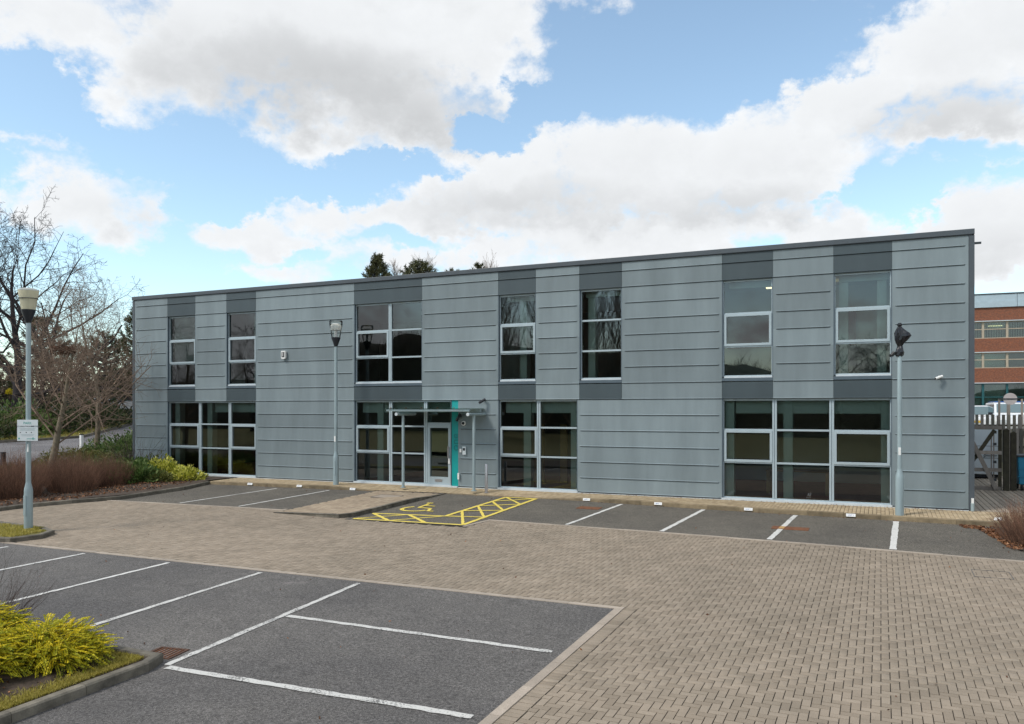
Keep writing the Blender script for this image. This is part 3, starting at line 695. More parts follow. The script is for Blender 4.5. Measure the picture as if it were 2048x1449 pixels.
part('fascia', M['trim'], (XL, XR, -.05, .12, 7.30, TOP), bevel=.008)
part('fascia_drip', M['black'], (-29.1, 2.2, -.03, .05, 7.283, 7.299))
part('corner_trim', M['trim'], (XL, -29.045, -.012, .1, -.05, 7.282), (2.135, XR, -.016, .1, -.05, 7.282))
part('roof', M['trim'], (XL + .1, XR - .1, .121, DEPTH - .1, 7.05, 7.2))
part('parapet', M['trim'], (XL, XL + .15, .121, DEPTH, 7.15, TOP - .004), (XR - .15, XR, .121, DEPTH, 7.15, TOP - .004), (XL, XR, DEPTH - .15, DEPTH - .001, 7.15, TOP - .004))
part('side_wall', M['clad_dark'], (XR - .16, XR - .012, .101, DEPTH - .16, -.2, 7.14))
part('side_wall', M['clad'], (XL + .012, XL + .16, .101, DEPTH - .16, -.2, 7.14))
part('rear_wall', M['clad'], (XL + .012, XR - .012, DEPTH - .159, DEPTH - .01, -.2, 7.14))
sol = gaps(GR)
part('base_flashing', M['sill'], *[(x0, x1, -.028, .02, -.075, -.048) for x0, x1 in sol])
part('base_shadow_gap', M['black'], *[(x0, x1, .012, .06, -.2, -.02) for x0, x1 in sol])
part('overflow_spout', M['trim'], (XR - .01, XR + .18, .22, .30, 7.08, 7.13))
# inside
part('ground_floor', M['carpet'], (XL + .2, XR - .2, .24, 8, -.12, -.03))
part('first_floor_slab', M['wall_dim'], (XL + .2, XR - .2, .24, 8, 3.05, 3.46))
part('ceiling', M['ceil'], (XL + .2, XR - .2, .24, 8, 6.75, 6.85), (XL + .2, XR - .2, .24, 8, 2.96, 3.03))
bw = [(-29, -22.3, 7.9), (-22.3, -18.2, 7.9), (-18.2, -12.6, 7.9), (-12.6, -6.2, 5.5), (-6.2, 2.1, 7.0)]
def parts(name, m, *boxes):
    for b in boxes: part(name, m, b)
parts('inner_wall', M['wall_in'], *[(a, b, y, y + .1, -.03, 2.96) for a, b, y in bw[:3] + bw[4:]], *[(x, x + .12, .3, 7.9, -.03, 2.96) for x in (-18.2, -6.2)])
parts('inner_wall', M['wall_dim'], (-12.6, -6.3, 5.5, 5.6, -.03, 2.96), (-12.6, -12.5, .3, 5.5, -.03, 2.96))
parts('oak_panelling', M['wood_wall'], (-11.9, -11.2, 2.6, 2.7, -.02, 2.1), (-13.1, -12.62, .6, 2.4, -.02, 2.1), (-9.6, -8.9, 3.0, 3.1, -.02, 2.1), (-10.6, -10.35, 2.7, 2.8, -.02, 2.1), (-25.6, -22.6, 6.6, 6.7, -.02, 2.2))
parts('inner_wall', M['wall_in'], (-5.0, 1.5, 4.2, 4.3, 3.47, 6.75), (-29, -25.0, 2.2, 2.3, 3.47, 6.75), (-14.6, -12.6, 4.5, 4.6, 3.47, 6.75), (-6.2, -6.1, .3, 7.5, 3.47, 6.75), (-21.8, -21.7, .3, 7.5, 3.47, 6.75))
parts('maroon_panel', mat('plain_maroon', (.30, .17, .18), .9), (-4.9, -3.05, 4.12, 4.19, 4.75, 5.95), (-2.2, -.75, 4.12, 4.19, 4.75, 5.95))  # plain maroon panels added behind the middle panes to tint them reddish
part('roller_blind', mat('pale_roller_blind', (.50, .46, .46), .85), (-27.05, -25.62, .30, .32, 4.60, 6.48))
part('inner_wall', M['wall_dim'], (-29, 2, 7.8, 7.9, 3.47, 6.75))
parts('column', M['blind'], *[(x, x + .26, .34, .62, -.03, 2.95) for x in (-27.05, -25.25, -16.9, -4.3, -2.62, -11.0, -9.3, .0)], *[(x, x + .24, .5, .8, 3.47, 6.75) for x in (-11.2, -8.75, -1.1, -.1, -22.9)])
parts('bulkhead', M['blind'], *[(a, b, .42, .54, 2.52, 2.95) for a, b in ((-24.9, -22.4), (-17.6, -13.7), (-11.7, -9), (-4.0, .1))], *[(a, b, .42, .54, 6.3, 6.74) for a, b in ((-11.7, -10.5), (-8.8, -7.5), (-4.2, -2.9), (-1.1, .2))])
parts('ceiling_lamp', M['lamp_on'], (-3.35, -3.05, 2.2, 2.42, 6.52, 6.55), (-1.62, -1.32, 2.9, 3.12, 6.52, 6.55), (-23.6, -23.2, 3.2, 3.5, 2.93, 2.955))
t_legs = [(-3.2, 2.2), (-1.75, 2.2), (-1.4, 1.9), (-.3, 1.9), (-3.2, 3.2), (-1.75, 3.2)]
desk = thing('table', 'wooden table seen through the wide window at the right end of the ground floor', 'table', (-2.4, 2.6, -.03))
part('tabletop', M['wood_wall'], (-.95, .95, -.5, .5, .70, .74), parent=desk)
for x, y in ((-.88, -.43), (.88, -.43), (-.88, .43), (.88, .43)): part('leg', M['wood_wall'], (x - .05, x + .05, y - .05, y + .05, 0, .70), parent=desk)

GY = .115     # glass plane behind the cladding face
def window(x0, x1, z0, z1, cols, rows, casements=(), upper=True, skip_col=None, double=.062):
    """aluminium window: frame with mullions and transoms, glass panes, opening casements, dark reveal"""
    fw = .05; w = MB()
    y0, y1 = GY - .035, GY + .05
    w.box(x0, x0 + fw, y0, y1, z0, z1); w.box(x1 - fw, x1, y0, y1, z0, z1)
    w.box(x0 + fw, x1 - fw, y0, y1, z1 - fw, z1); w.box(x0 + fw, x1 - fw, y0, y1, z0, z0 + fw)
    fr = None
    xs = [x0 + fw] + list(cols) + [x1 - fw]; zs = [z0 + fw] + list(rows) + [z1 - fw]
    for c in cols:
        for a, b in ((-double, -.008), (.008, double)): w.box(c + a, c + b, y0 - .012, y1, z0 + fw, z1 - fw)
        w.box(c - .0075, c + .0075, y0 + .02, y1 - .01, z0 + fw, z1 - fw)
    cx_ = []
    for i in range(len(xs) - 1):
        a = xs[i] + (double if i else 0); b = xs[i + 1] - (double if i < len(xs) - 2 else 0); cx_.append((a, b))
        if skip_col == i: continue
        for r in rows: w.box(a, b, y0 - .004, y1, r - .028, r + .028)
    fr = w.build('window', M['frame'], bld)
    for i, (a, b) in enumerate(cx_):
        if skip_col == i: continue
        for j in range(len(zs) - 1):
            c = zs[j] + (.028 if j else 0); d_ = zs[j + 1] - (.028 if j < len(zs) - 2 else 0); p = 0.0
            if (i, j) in casements:
                p = .06; cs = MB(); f2 = .07; ya, yb = y0 - .03, y0 + .05
                cs.box(a, a + f2, ya, yb, c - .012, d_ + .012); cs.box(b - f2, b, ya, yb, c - .012, d_ + .012)
                cs.box(a + f2, b - f2, ya, yb, c - .012, c + f2 - .012); cs.box(a + f2, b - f2, ya, yb, d_ - f2 + .012, d_ + .012)
                cs.build('casement', M['frame'], fr)
            mb = MB(); q = p - .004; y = GY + rnd.uniform(-.001, .001); tl = rnd.uniform(-.0015, .0015); tl2 = rnd.uniform(-.0015, .0015)
            mb.quad((a + q, y - tl, c + q), (b - q, y + tl, c + q), (b - q, y + tl + tl2, d_ - q), (a + q, y - tl + tl2, d_ - q)); mb.build('pane', M['glass'], fr)
    rv = MB(); rv.box(x0 - .004, x0 + .022, .0, .24, z0, z1); rv.box(x1 - .022, x1 + .004, .0, .24, z0, z1); rv.box(x0, x1, .001, .24, z1, z1 + .02)
    if upper: rv.box(x0 + .001, x1 - .001, -.006, .239, z0 - .125, z0 - .03)
    rv.build('reveal', M['reveal'], fr)
    s_ = MB()
    if upper: s_.box(x0 + .06, x1 - .02, GY - .10, GY - .034, z0 - .03, z0 + .018)
    else: s_.box(x0 - .01, x1 + .01, GY - .15, GY - .034, z0 - .065, z0 + .012)
    s_.build('sill', M['sill'], fr)
    return fr, cx_
zu0, zu1 = zk(7) + .14, zk(13) - .012
ru = [4.52, 5.50]
for i, (x0, x1) in enumerate(UP):
    if i == 2: window(x0, x1, zu0, zu1, [-16.171], ru, {(0, 1)})
    else: window(x0, x1, zu0, zu1, [], ru, {(0, 1)} if i != 4 else ())
zg0, zg1, rg = -.015, zk(6) - .012, [1.065, 2.035]
window(*GR[0], zg0, zg1, [-25.378, -23.781], rg, {(0, 1), (2, 1)}, False)
window(GR[1][0], -13.605, zg0, zg1, [-16.15, -14.686], rg, {(0, 1)}, False, skip_col=2)
window(*GR[2], zg0, zg1, [-10.338], rg, {(0, 1)}, False)
window(*GR[3], zg0, zg1, [-2.839, -1.28], rg, {(0, 1), (2, 1)}, False)
# glazed entrance door in the last bay of the entrance window, with its top light
dx0, dx1, dz1 = -14.60, -13.66, 2.10
door = part('door', M['frame'], (dx0, dx0 + .10, GY - .06, GY + .03, 0, dz1), (dx1 - .10, dx1, GY - .06, GY + .03, 0, dz1), (dx0 + .10, dx1 - .10, GY - .06, GY + .03, 0, .27), (dx0 + .10, dx1 - .10, GY - .06, GY + .03, dz1 - .11, dz1))
part('pane', M['glass'], (dx0 + .10, dx1 - .10, GY - .008, GY + .004, .27, dz1 - .11), parent=door)
part('handle', M['steel'], (dx1 - .085, dx1 - .045, GY - .14, GY - .10, .95, 1.35), (dx1 - .085, dx1 - .045, GY - .10, GY - .06, .97, 1.0), (dx1 - .085, dx1 - .045, GY - .10, GY - .06, 1.30, 1.33), parent=door)
part('lock_case', M['white'], (dx1 - .09, dx1 - .02, GY - .085, GY - .061, .74, .93), parent=door)
part('letter_plate', M['steel'], (dx0 + .32, dx1 - .34, GY - .072, GY - .061, .10, .19), parent=door)
part('hinge', M['steel'], (dx1 - .002, dx1 + .03, GY - .09, GY - .05, 1.60, 1.74), parent=door)
part('door_frame', M['frame'], (-14.62, -13.62, GY - .034, GY + .05, dz1 + .004, dz1 + .075))
part('top_light', M['glass'], (-14.62, -13.66, GY - .004, GY + .004, dz1 + .076, zg1 - .05))
teal = part('teal_panel', M['teal'], (-13.60, -13.335, .02, .10, -.03, zk(6) - .006))
text('lettering', 'one', .40, (-13.45, .016, 1.50), (R(90), R(-90), 0), M['teal_dark'], teal, .004)
part('threshold', M['sill'], (-14.62, -13.35, -.05, .10, -.08, -.022))

# ------------------------------------------------------------------ entrance canopy on two posts
can = thing('entrance_canopy', 'flat glass entrance canopy on two grey tubular posts in front of the door', 'canopy', (-14, -.6, -.06))
def cpart(name, mb, m, **k): return mb.build(name, m, can, loc=(14, .6, .06), **k)
mb = MB(); mb.box(-15.56, -12.32, -1.14, -.02, 2.655, 2.675); cpart('glass_roof', mb, M['glass_canopy'])
mb = MB(); mb.box(-15.55, -12.32, -1.10, -1.03, 2.575, 2.648); cpart('beam', mb, M['galv'])
mb = MB(); mb.box(-15.55, -12.32, -.30, -.22, 2.56, 2.648); cpart('beam', mb, M['galv'])
for px, ax in ((-15.06, -15.26), (-12.30, -12.52)):
    mb = MB(); mb.tube((px, -.80, -.07), (px, -.80, 2.50), .050, .050, 16); mb.tube((px, -.80, -.068), (px, -.80, -.05), .10, .10, 16); o = cpart('post', mb, M['galv'], smooth=False); smooth_angle(o)
    mb = MB(); mb.tube((px, -1.22, 2.475), (px, -.02, 2.475), .052, .052, 14); arm = cpart('arm', mb, M['galv']); smooth_angle(arm)
    mb = MB(); mb.tube((px, -1.245, 2.475), (px, -1.221, 2.475), .056, .056, 14); mb.build('end_cap', M['sill'], arm)
for x in np.arange(-15.4, -12.3, .62):
    mb = MB(); mb.tube((x, -1.06, 2.676), (x, -1.06, 2.70), .03, .025, 8); cpart('glass_fixing', mb, M['rust'])
bol = thing('bollard', 'stainless steel bollard on the paving right of the entrance canopy', 'bollard', (-11.93, -.62, walk_h(-11.93, -.62)))
mb = MB(); mb.lathe([(.052, 0), (.052, .93), (.046, .955), (.0, .96)], n=20); smooth_angle(mb.build('tube', M['steel'], bol))
mb = MB(); mb.lathe([(.085, 0), (.085, .012), (.053, .014)], n=20); mb.build('base_ring', M['steel'], bol)

# ------------------------------------------------------------------ things fixed to the facade
t = thing('alarm_box', 'white bell alarm box with dark window high on the left of the facade', 'alarm box', (-20.92, -.03, 4.73))
mb = MB(); mb.prism([(-.13, -.13), (-.09, -.2), (.09, -.2), (.13, -.13), (.13, .19), (.1, .2), (-.1, .2), (-.13, .19)], 'y', -.11, .0); mb.build('cover', M['white'], t, bevel=.012); t.scale = (.78, .78, .78)
mb = MB(); mb.box(-.085, .085, -.116, -.105, -.11, .14); mb.build('window', M['black'], t)
mb = MB(); mb.box(-.02, .015, -.122, -.117, -.07, .12); mb.build('figure', M['white'], t)
def bullet(name, label, loc, m, rz, tilt, s=1.0, hood=True):
    t = thing(name, label, 'security camera', loc, 0, None)
    mb = MB(); mb.tube((0, 0, 0), (0, -.05 * s, 0), .045 * s, .04 * s, 12); mb.build('wall_mount', m, t)
    mb = MB(); mb.tube((0, -.05 * s, 0), (0, -.13 * s, -.03 * s), .016 * s, .016 * s, 8); mb.build('arm', m, t)
    d = Vector((math.sin(rz) * math.cos(tilt), -math.cos(rz) * math.cos(tilt), math.sin(tilt))); p = Vector((0, -.14 * s, -.02 * s))
    mb = MB(); mb.tube(p - d * .12 * s, p + d * .16 * s, .05 * s, .05 * s, 14); body = mb.build('housing', m, t)
    mb = MB(); mb.tube(p + d * .161 * s, p + d * .166 * s, .04 * s, .04 * s, 14); mb.build('lens', M['black'], body)
    return t
bullet('security_camera', 'small black security camera above the right end of the entrance canopy', (-12.30, -.04, 2.95), M['black'], R(-50), R(-30), .9)
bullet('security_camera', 'white bullet camera high on the wall near the right corner', (1.43, -.04, 3.52), M['white'], R(-62), R(-18), .72)
t = bullet('security_camera', 'black hooded camera under the canopy beside the teal panel', (-13.22, -.04, 2.40), M['black'], R(-25), R(-55), 1.0)
t = thing('dome_camera', 'white dome camera with a dark eye on the wall under the canopy', 'security camera', (-13.10, -.03, 2.16))
mb = MB(); mb.tube((0, 0, 0), (0, -.05, 0), .085, .075, 20); smooth_angle(mb.build('ring', M['white'], t))
mb = MB(); mb.lathe([(.055, 0), (.045, .03), (.02, .05), (0, .054)], n=16); o = mb.build('dome', M['black'], t); o.rotation_euler = (R(90), 0, 0); o.location = (0, -.048, 0)
t = thing('door_entry_panel', 'grey door entry keypad on the wall right of the teal panel', 'entry panel', (-13.07, -.03, 1.22))
mb = MB(); mb.box(-.065, .065, -.04, 0, -.14, .14); mb.build('case', M['offwhite'], t, bevel=.008)
mb = MB(); mb.box(-.04, .04, -.045, -.041, .0, .09); mb.build('screen', M['black'], t)
t = thing('card_reader', 'small white card reader beside the door entry keypad', 'card reader', (-13.215, -.03, 1.215))
mb = MB(); mb.box(-.035, .035, -.03, 0, -.06, .06); mb.build('case', M['white'], t, bevel=.006)
t = thing('wall_box', 'small white box low on the wall at the foot of the teal panel', 'wall box', (-13.29, -.03, .33))
mb = MB(); mb.box(-.03, .03, -.05, 0, -.11, .11); mb.build('case', M['white'], t, bevel=.006)
t = thing('wall_label', 'white label on a grey conduit at the right bottom corner of the office', 'label', (2.215, -.02, .13))
mb = MB(); mb.tube((0, -.03, -.19), (0, -.03, .02), .045, .045, 10); mb.build('conduit', M['galv'], t)
mb = MB(); mb.box(-.03, .03, -.06, .0, .0, .15); mb.build('plate', M['white'], t)
# unit plates on the kerb
for i, (x, y) in enumerate(((-21.3, 0), (-19.1, 0), (-16.85, 0), (-8.25, 0), (-5.95, 0), (-3.35, 0), (-.72, 0))):
    y = pl(KERB, x); side = ('second bay from the planting bed', 'bay left of the middle lamp post', 'bay beside the entrance paving', 'bay next to the yellow hatching', 'second bay right of the yellow hatching', 'bay left of the painted rusty cover', 'bay left of the bagged lamp post')[i]
    t = thing('unit_plate', 'small white unit plate on the kerb of the ' + side, 'sign', (x, y - .002, gz(y) + pl(KERB_H, x) * .58), 0, 'unit plates along the kerb')
    t.rotation_euler = (R(-18), 0, 0)
    mb = MB(); mb.box(-.115, .115, -.022, -.004, -.036, .042); mb.build('plate', M['white'], t)
    text('lettering', 'UNIT 1', .050, (0, -.0235, 0), (R(90), 0, 0), M['car_blue'], t, .0005)

# ------------------------------------------------------------------ lamp posts
def lamp_post(label, x, y, z, h_pole, s, aged):
    t = thing('lamp_post', label, 'lamp post', (x, y, z), 0, 'lamp posts around the car park')
    mb = MB(); mb.lathe([(.100, -.1), (.100, .95), (.094, 1.02), (.062, 1.16), (.060, 1.2)], n=20); b = smooth_angle(mb.build('base', M['galv'], t))
    mb = MB(); mb.prism([(-.045, .35), (.045, .35), (.045, .85), (-.045, .85)], 'y', -.106, -.09); mb.build('access_door', M['galv'], b)
    mb = MB(); mb.lathe([(.060, 1.2), (.057, h_pole), (.048, h_pole + .01)], n=18); smooth_angle(mb.build('pole', M['galv'], t))
    z0 = h_pole
    mb = MB(); mb.lathe([(.066 * s, z0 - .01), (.072 * s, z0 + .03), (.165 * s, z0 + .30 * s), (.165 * s, z0 + .325 * s)], n=24); smooth_angle(mb.build('lamp_cone', M['black'], t))
    zc = z0 + .326 * s
    mb = MB(); mb.lathe([(.158 * s, zc), (.235 * s, zc + .46 * s), (.235 * s, zc + .47 * s)], n=28); d = smooth_angle(mb.build('diffuser', M['lamp_yellowed'] if aged else M['lamp_clear'], t))
    if aged:
        mb = MB(); mb.lathe([(.238 * s, zc + .471 * s), (.24 * s, zc + .50 * s), (.16 * s, zc + .535 * s), (0, zc + .545 * s)], n=28); smooth_angle(mb.build('lid', M['lamp_cap'], t))
        mb = MB(); mb.lathe([(.214 * s, zc + .27 * s), (.222 * s, zc + .27 * s), (.222 * s, zc + .285 * s)], n=28); mb.build('band', M['dark'], d)
        mb = MB(); mb.lathe([(.045, zc + .01), (.045, zc + .24)], n=12); mb.build('bulb', M['offwhite'], d)
    else:
        mb = MB(); mb.lathe([(.20 * s, zc + .26 * s), (.195 * s, zc + .42 * s), (.13 * s, zc + .50 * s), (0, zc + .52 * s)], n=28); smooth_angle(mb.build('reflector', M['white'], d))
        mb = MB(); mb.lathe([(.05, zc + .01), (.055, zc + .25 * s)], n=12); mb.build('bulb', M['steel'], d)
        mb = MB(); mb.lathe([(.24 * s, zc + .471 * s), (.24 * s, zc + .60 * s), (.22 * s, zc + .62 * s), (0, zc + .62 * s)], n=28); smooth_angle(mb.build('lid', M['lamp_clear'], t))
    return t
la = lamp_post('lamp post with a yellowed lantern and parking sign on the left grass island', -19.65, -11.05, gz(-11.05) + .1, 5.22, 1.0, True)
mb = MB(); mb.box(-.03, .03, -.064, -.061, 1.95, 2.15); mb.build('number_label', M['white'], la, loc=(.045, .01, 0))
lb = lamp_post('lamp post with a clear lantern on the pavement left of the entrance', -17.87, -.85, walk_h(-17.87, -.85), 4.98, .98, False)
mb = MB(); mb.box(-.03, .03, -.066, -.062, 1.55, 1.75); mb.build('number_label', M['white'], lb)
lc = thing('lamp_post', 'lamp post at the right with its head wrapped in a black bag', 'lamp post', (.437, -1.5, walk_h(.437, -1.5)), 0, 'lamp posts around the car park')
mb = MB(); mb.lathe([(.105, -.1), (.105, .95), (.098, 1.02), (.062, 1.16), (.060, 1.2)], n=20); smooth_angle(mb.build('base', M['galv'], lc))
mb = MB(); mb.lathe([(.060, 1.2), (.056, 4.2), (.05, 4.25)], n=18); smooth_angle(mb.build('pole', M['galv'], lc))
mb = MB(); mb.box(-.03, .03, -.066, -.062, 1.55, 1.75); mb.build('number_label', M['white'], lc)
def bag():
    """crumpled refuse sack tied round the lantern: a twisted knot at the bottom, a flared corner to the right"""
    rr = random.Random(5); n = 22
    prof = [(.062, 4.08), (.125, 4.12), (.135, 4.20), (.11, 4.28), (.075, 4.36), (.10, 4.44), (.14, 4.52), (.15, 4.62), (.14, 4.70), (.11, 4.78), (.075, 4.84), (.05, 4.87), (.07, 4.91), (.05, 4.95), (0, 4.96)]
    mb = MB(); b = 0
    flare = [0, 0, 0, 0, 0, .03, .10, .20, .16, .06, .01, 0, 0, 0, 0]
    for (r, z), fl in zip(prof, flare):
        for i in range(n):
            a = 2 * math.pi * i / n; c = max(0, math.cos(a)) ** 6
            q = r * .74 * (1 + .16 * math.sin(5 * a + z * 9) + .10 * rr.uniform(-1, 1)) + fl * c * .95
            mb.v.append((q * math.cos(a), q * math.sin(a), z + rr.uniform(-.012, .012) * (r > .01)))
    for j in range(len(prof) - 1):
        for i in range(n): i2 = (i + 1) % n; mb.face((j * n + i, j * n + i2, (j + 1) * n + i2, (j + 1) * n + i))
    o = mb.build('bag', M['bag'], lc, smooth=False)
    mb = MB(); mb.path([(-.12, -.05, 4.20), (-.19, -.08, 4.12), (-.24, -.09, 4.13)], [.05, .05, .03], 7); mb.build('bag_tail', M['bag'], lc)
bag()
# parking sign strapped to the left lamp post
sg = thing('parking_sign', 'white car park notice fixed to the left lamp post', 'sign', (-19.60, -11.15, gz(-11.05) + .1), R(24))
Z0, Z1, W2 = 2.23, 2.76, .262
mb = MB(); mb.box(-W2, W2, -.012, -.002, Z0, Z1); mb.build('plate', M['offwhite'], sg, loc=(.06, -.02, 0), bevel=.004)
mb = MB(); mb.box(-.09, .09, -.006, .07, Z0 + .1, Z0 + .13); mb.box(-.09, .09, -.006, .07, Z1 - .13, Z1 - .1); mb.build('bracket', M['galv'], sg, loc=(.04, -.012, 0))
def stext(s, size, x, z, m): text('lettering', s, size, (.06 + x, -.0335, z), (R(90), 0, 0), m, sg, .0005)
mt = mat('sign_green', (.02, .30, .26), .5); mk = M['black']
stext('PARK', .085, 0, Z1 - .085, mt)
stext('NO UNAUTHORISED', .046, -.06, Z1 - .165, mk); stext('PARKING', .046, .185, Z1 - .165, mk)
for i, (z, l) in enumerate(((Z1 - .21, .40), (Z1 - .24, .36), (Z1 - .27, .38), (Z1 - .37, .34), (Z1 - .40, .30))):
    mb = MB(); mb.box(.06 - l / 2, .06 + l / 2, -.0338, -.0325, z - .004, z + .004); mb.build('print_line', M['galv'], sg)
for x in (-.18, -.03, .10):
    mb = MB(); mb.box(.06 + x - .012, .06 + x + .012, -.0338, -.0325, Z1 - .33, Z1 - .306); mb.build('print_square', mk, sg)
mb = MB(); mb.box(-.17, -.135, -.0338, -.0325, Z0 + .04, Z0 + .08); mb.box(.06 + .13, .06 + .15, -.0338, -.0325, Z0 + .03, Z0 + .09); mb.box(.04, .26, -.0338, -.0325, Z0 + .045, Z0 + .06); mb.build('print_logo', mt, sg)

# ------------------------------------------------------------------ vegetation
def seg_mesh(name, segs, n, m, parent, tint=None):
    """segs: rows of x0 y0 z0 r0 x1 y1 z1 r1 -> open n-sided tapered tubes, all at once"""
    S = np.asarray(segs, float); p0, r0, p1, r1 = S[:, :3], S[:, 3], S[:, 4:7], S[:, 7]
    d = p1 - p0; d /= np.linalg.norm(d, axis=1)[:, None] + 1e-9
    ref = np.where(np.abs(d[:, 2:3]) > .9, np.array([[1., 0, 0]]), np.array([[0, 0, 1.]]))
    u_ = np.cross(d, ref); u_ /= np.linalg.norm(u_, axis=1)[:, None]; w_ = np.cross(d, u_)
    a = 2 * np.pi * np.arange(n) / n; c, s_ = np.cos(a)[None, :, None], np.sin(a)[None, :, None]
    ring = u_[:, None, :] * c + w_[:, None, :] * s_
    V = np.concatenate([p0[:, None, :] + ring * r0[:, None, None], p1[:, None, :] + ring * r1[:, None, None]], 1).reshape(-1, 3)
    i = np.arange(n); j = (i + 1) % n; f = np.stack([i, j, n + j, n + i], 1)
    F = (f[None] + (np.arange(len(S)) * 2 * n)[:, None, None]).reshape(-1, 4)
    t = None if tint is None else np.repeat(np.asarray(tint), n)
    return fast_mesh(name, V, F, m, parent, t, smooth=n > 4)
def grow(seed, h, r, levels, lean=(0, 0), first=.25, spread=55, kids=(9, 7, 6, 5), ratio=(.62, .55, .5, .45), up=.25, wob=.16, rmin=.006, trunk_taper=.25, straight=False, limb=(.55, .55)):
    rr = random.Random(seed); out = [[] for _ in range(levels + 1)]
    def branch(p, d, length, r0, lev, r_end):
        nseg = max(3, int(6 - lev)) if lev else 9
        pts = [(p.copy(), r0)]; q = p.copy(); dd = d.copy()
        for i in range(nseg):
            j = wob * (1 if lev else (.25 if straight else .5))
            dd = dd + Vector((rr.gauss(0, j), rr.gauss(0, j), rr.gauss(0, j * .7) + up * (.18 if lev else .1)))
            dd.normalize(); q = q + dd * (length / nseg); rad = r0 + (r_end - r0) * (i + 1) / nseg
            out[lev].append((*pts[-1][0], pts[-1][1], *q, rad)); pts.append((q.copy(), rad))
        if lev >= levels: return
        nk = kids[lev]
        for k in range(nk):
            f = first + (1 - first) * (k + rr.random() * .8) / nk if lev == 0 else .2 + .8 * (k + rr.random()) / nk
            f = min(f, .999); s_ = f * nseg; i = int(s_); t = s_ - i; a, ra = pts[i]; b, rb = pts[i + 1]
            pos = a.lerp(b, t); rad = ra + (rb - ra) * t; axis = (b - a).normalized()
            perp = axis.orthogonal().normalized(); perp.rotate(Matrix.Rotation(rr.uniform(0, 2 * math.pi) if lev else k * 2.4 + rr.uniform(-.5, .5), 3, axis))
            ang = R(spread * (1 - .35 * f if lev == 0 else 1) + rr.uniform(-12, 12))
            nd = (axis * math.cos(ang) + perp * math.sin(ang)).normalized()
            ln = length * ratio[lev] * (1.15 - .65 * f if lev == 0 else 1.05 - .45 * f) * rr.uniform(.75, 1.2)
            branch(pos, nd, ln, max(rmin, min(rad * .72, rad * limb[min(lev, 1)] + .002)), lev + 1, max(rmin * .6, rad * .14))
    branch(Vector((0, 0, -.1)), Vector((lean[0], lean[1], 1)).normalized(), h, r, 0, max(rmin, r * trunk_taper))
    return out
def bare_tree(name, label, cat, loc, seed, h, r, levels, m1, m2, group=None, rz=0, **kw):
    t = thing(name, label, cat, loc, rz, group); lv = grow(seed, h, r, levels, **kw)
    seg_mesh('trunk', lv[0], 10, m1, t)
    seg_mesh('crown', lv[1], 6, m2, t)
    rest = [s_ for l in lv[2:] for s_ in l]
    if rest: seg_mesh('twigs', rest, 3, m2, t)
    return t
def leaves(name, P, D, size, m, parent, seed=0, aspect=.5, tint=None, droop=.35):
    """P: leaf centres, D: outward directions -> folded quads of leaf shape"""
    g = np.random.default_rng(seed); P = np.asarray(P, float); n = len(P); D = np.asarray(D, float) + g.normal(0, droop, (n, 3)); D /= np.linalg.norm(D, axis=1)[:, None] + 1e-9
    Rn = g.normal(0, 1, (n, 3)); S_ = np.cross(D, Rn); S_ /= np.linalg.norm(S_, axis=1)[:, None] + 1e-9
    L_ = size * g.uniform(.65, 1.3, n)[:, None]; W_ = L_ * aspect * .5
    V = np.stack([P - D * L_ * .5, P + S_ * W_, P + D * L_ * .5, P - S_ * W_], 1).reshape(-1, 3)
    F = np.arange(4 * n).reshape(n, 4)
    return fast_mesh(name, V, F, m, parent, g.uniform(0, 1, n) if tint is None else tint)
def dome_points(g, n, rx, ry, h, lump=.25, shell=.35):
    """points through a lumpy dome, denser toward its surface, with outward directions"""
    th = g.uniform(0, 2 * np.pi, n); ph = np.arccos(g.uniform(0, 1, n)); rad = (1 - shell * g.random(n) ** 1.5)
    lum = 1 + lump * (np.sin(3 * th + 2.1) * np.sin(4 * ph) + .6 * np.sin(7 * th + 5 * ph) + .4 * np.sin(13 * th) * np.cos(9 * ph)) * .6
    d = np.stack([np.sin(ph) * np.cos(th), np.sin(ph) * np.sin(th), np.cos(ph)], 1)
    return d * np.array([rx, ry, h]) * (rad * lum)[:, None], d
def leafy_shrub(name, label, loc, rx, ry, h, n, size, lm, seed, group=None, lump=.25, aspect=.5, stems=26, cat='shrub', sm=None, shell=.4):
    t = thing(name, label, cat, loc, 0, group); g = np.random.default_rng(seed)
    P, D = dome_points(g, n, rx, ry, h, lump, shell); P[:, 2] += .03
    D[:, 2] += .35; leaves('foliage', P, D, size, M[lm], t, seed, aspect)
    S_ = []
    for i in range(stems):
        q = P[g.integers(n)] * .92; b = np.array([q[0] * .12, q[1] * .12, -.05]); mid = (b + q) / 2 + np.array([0, 0, .06 * h]); r = .012 + .006 * h
        S_ += [(*b, r, *mid, r * .7), (*mid, r * .7, *q, r * .3)]
    seg_mesh('stems', S_, 4, sm or M['twig_dark'], t)
    return t
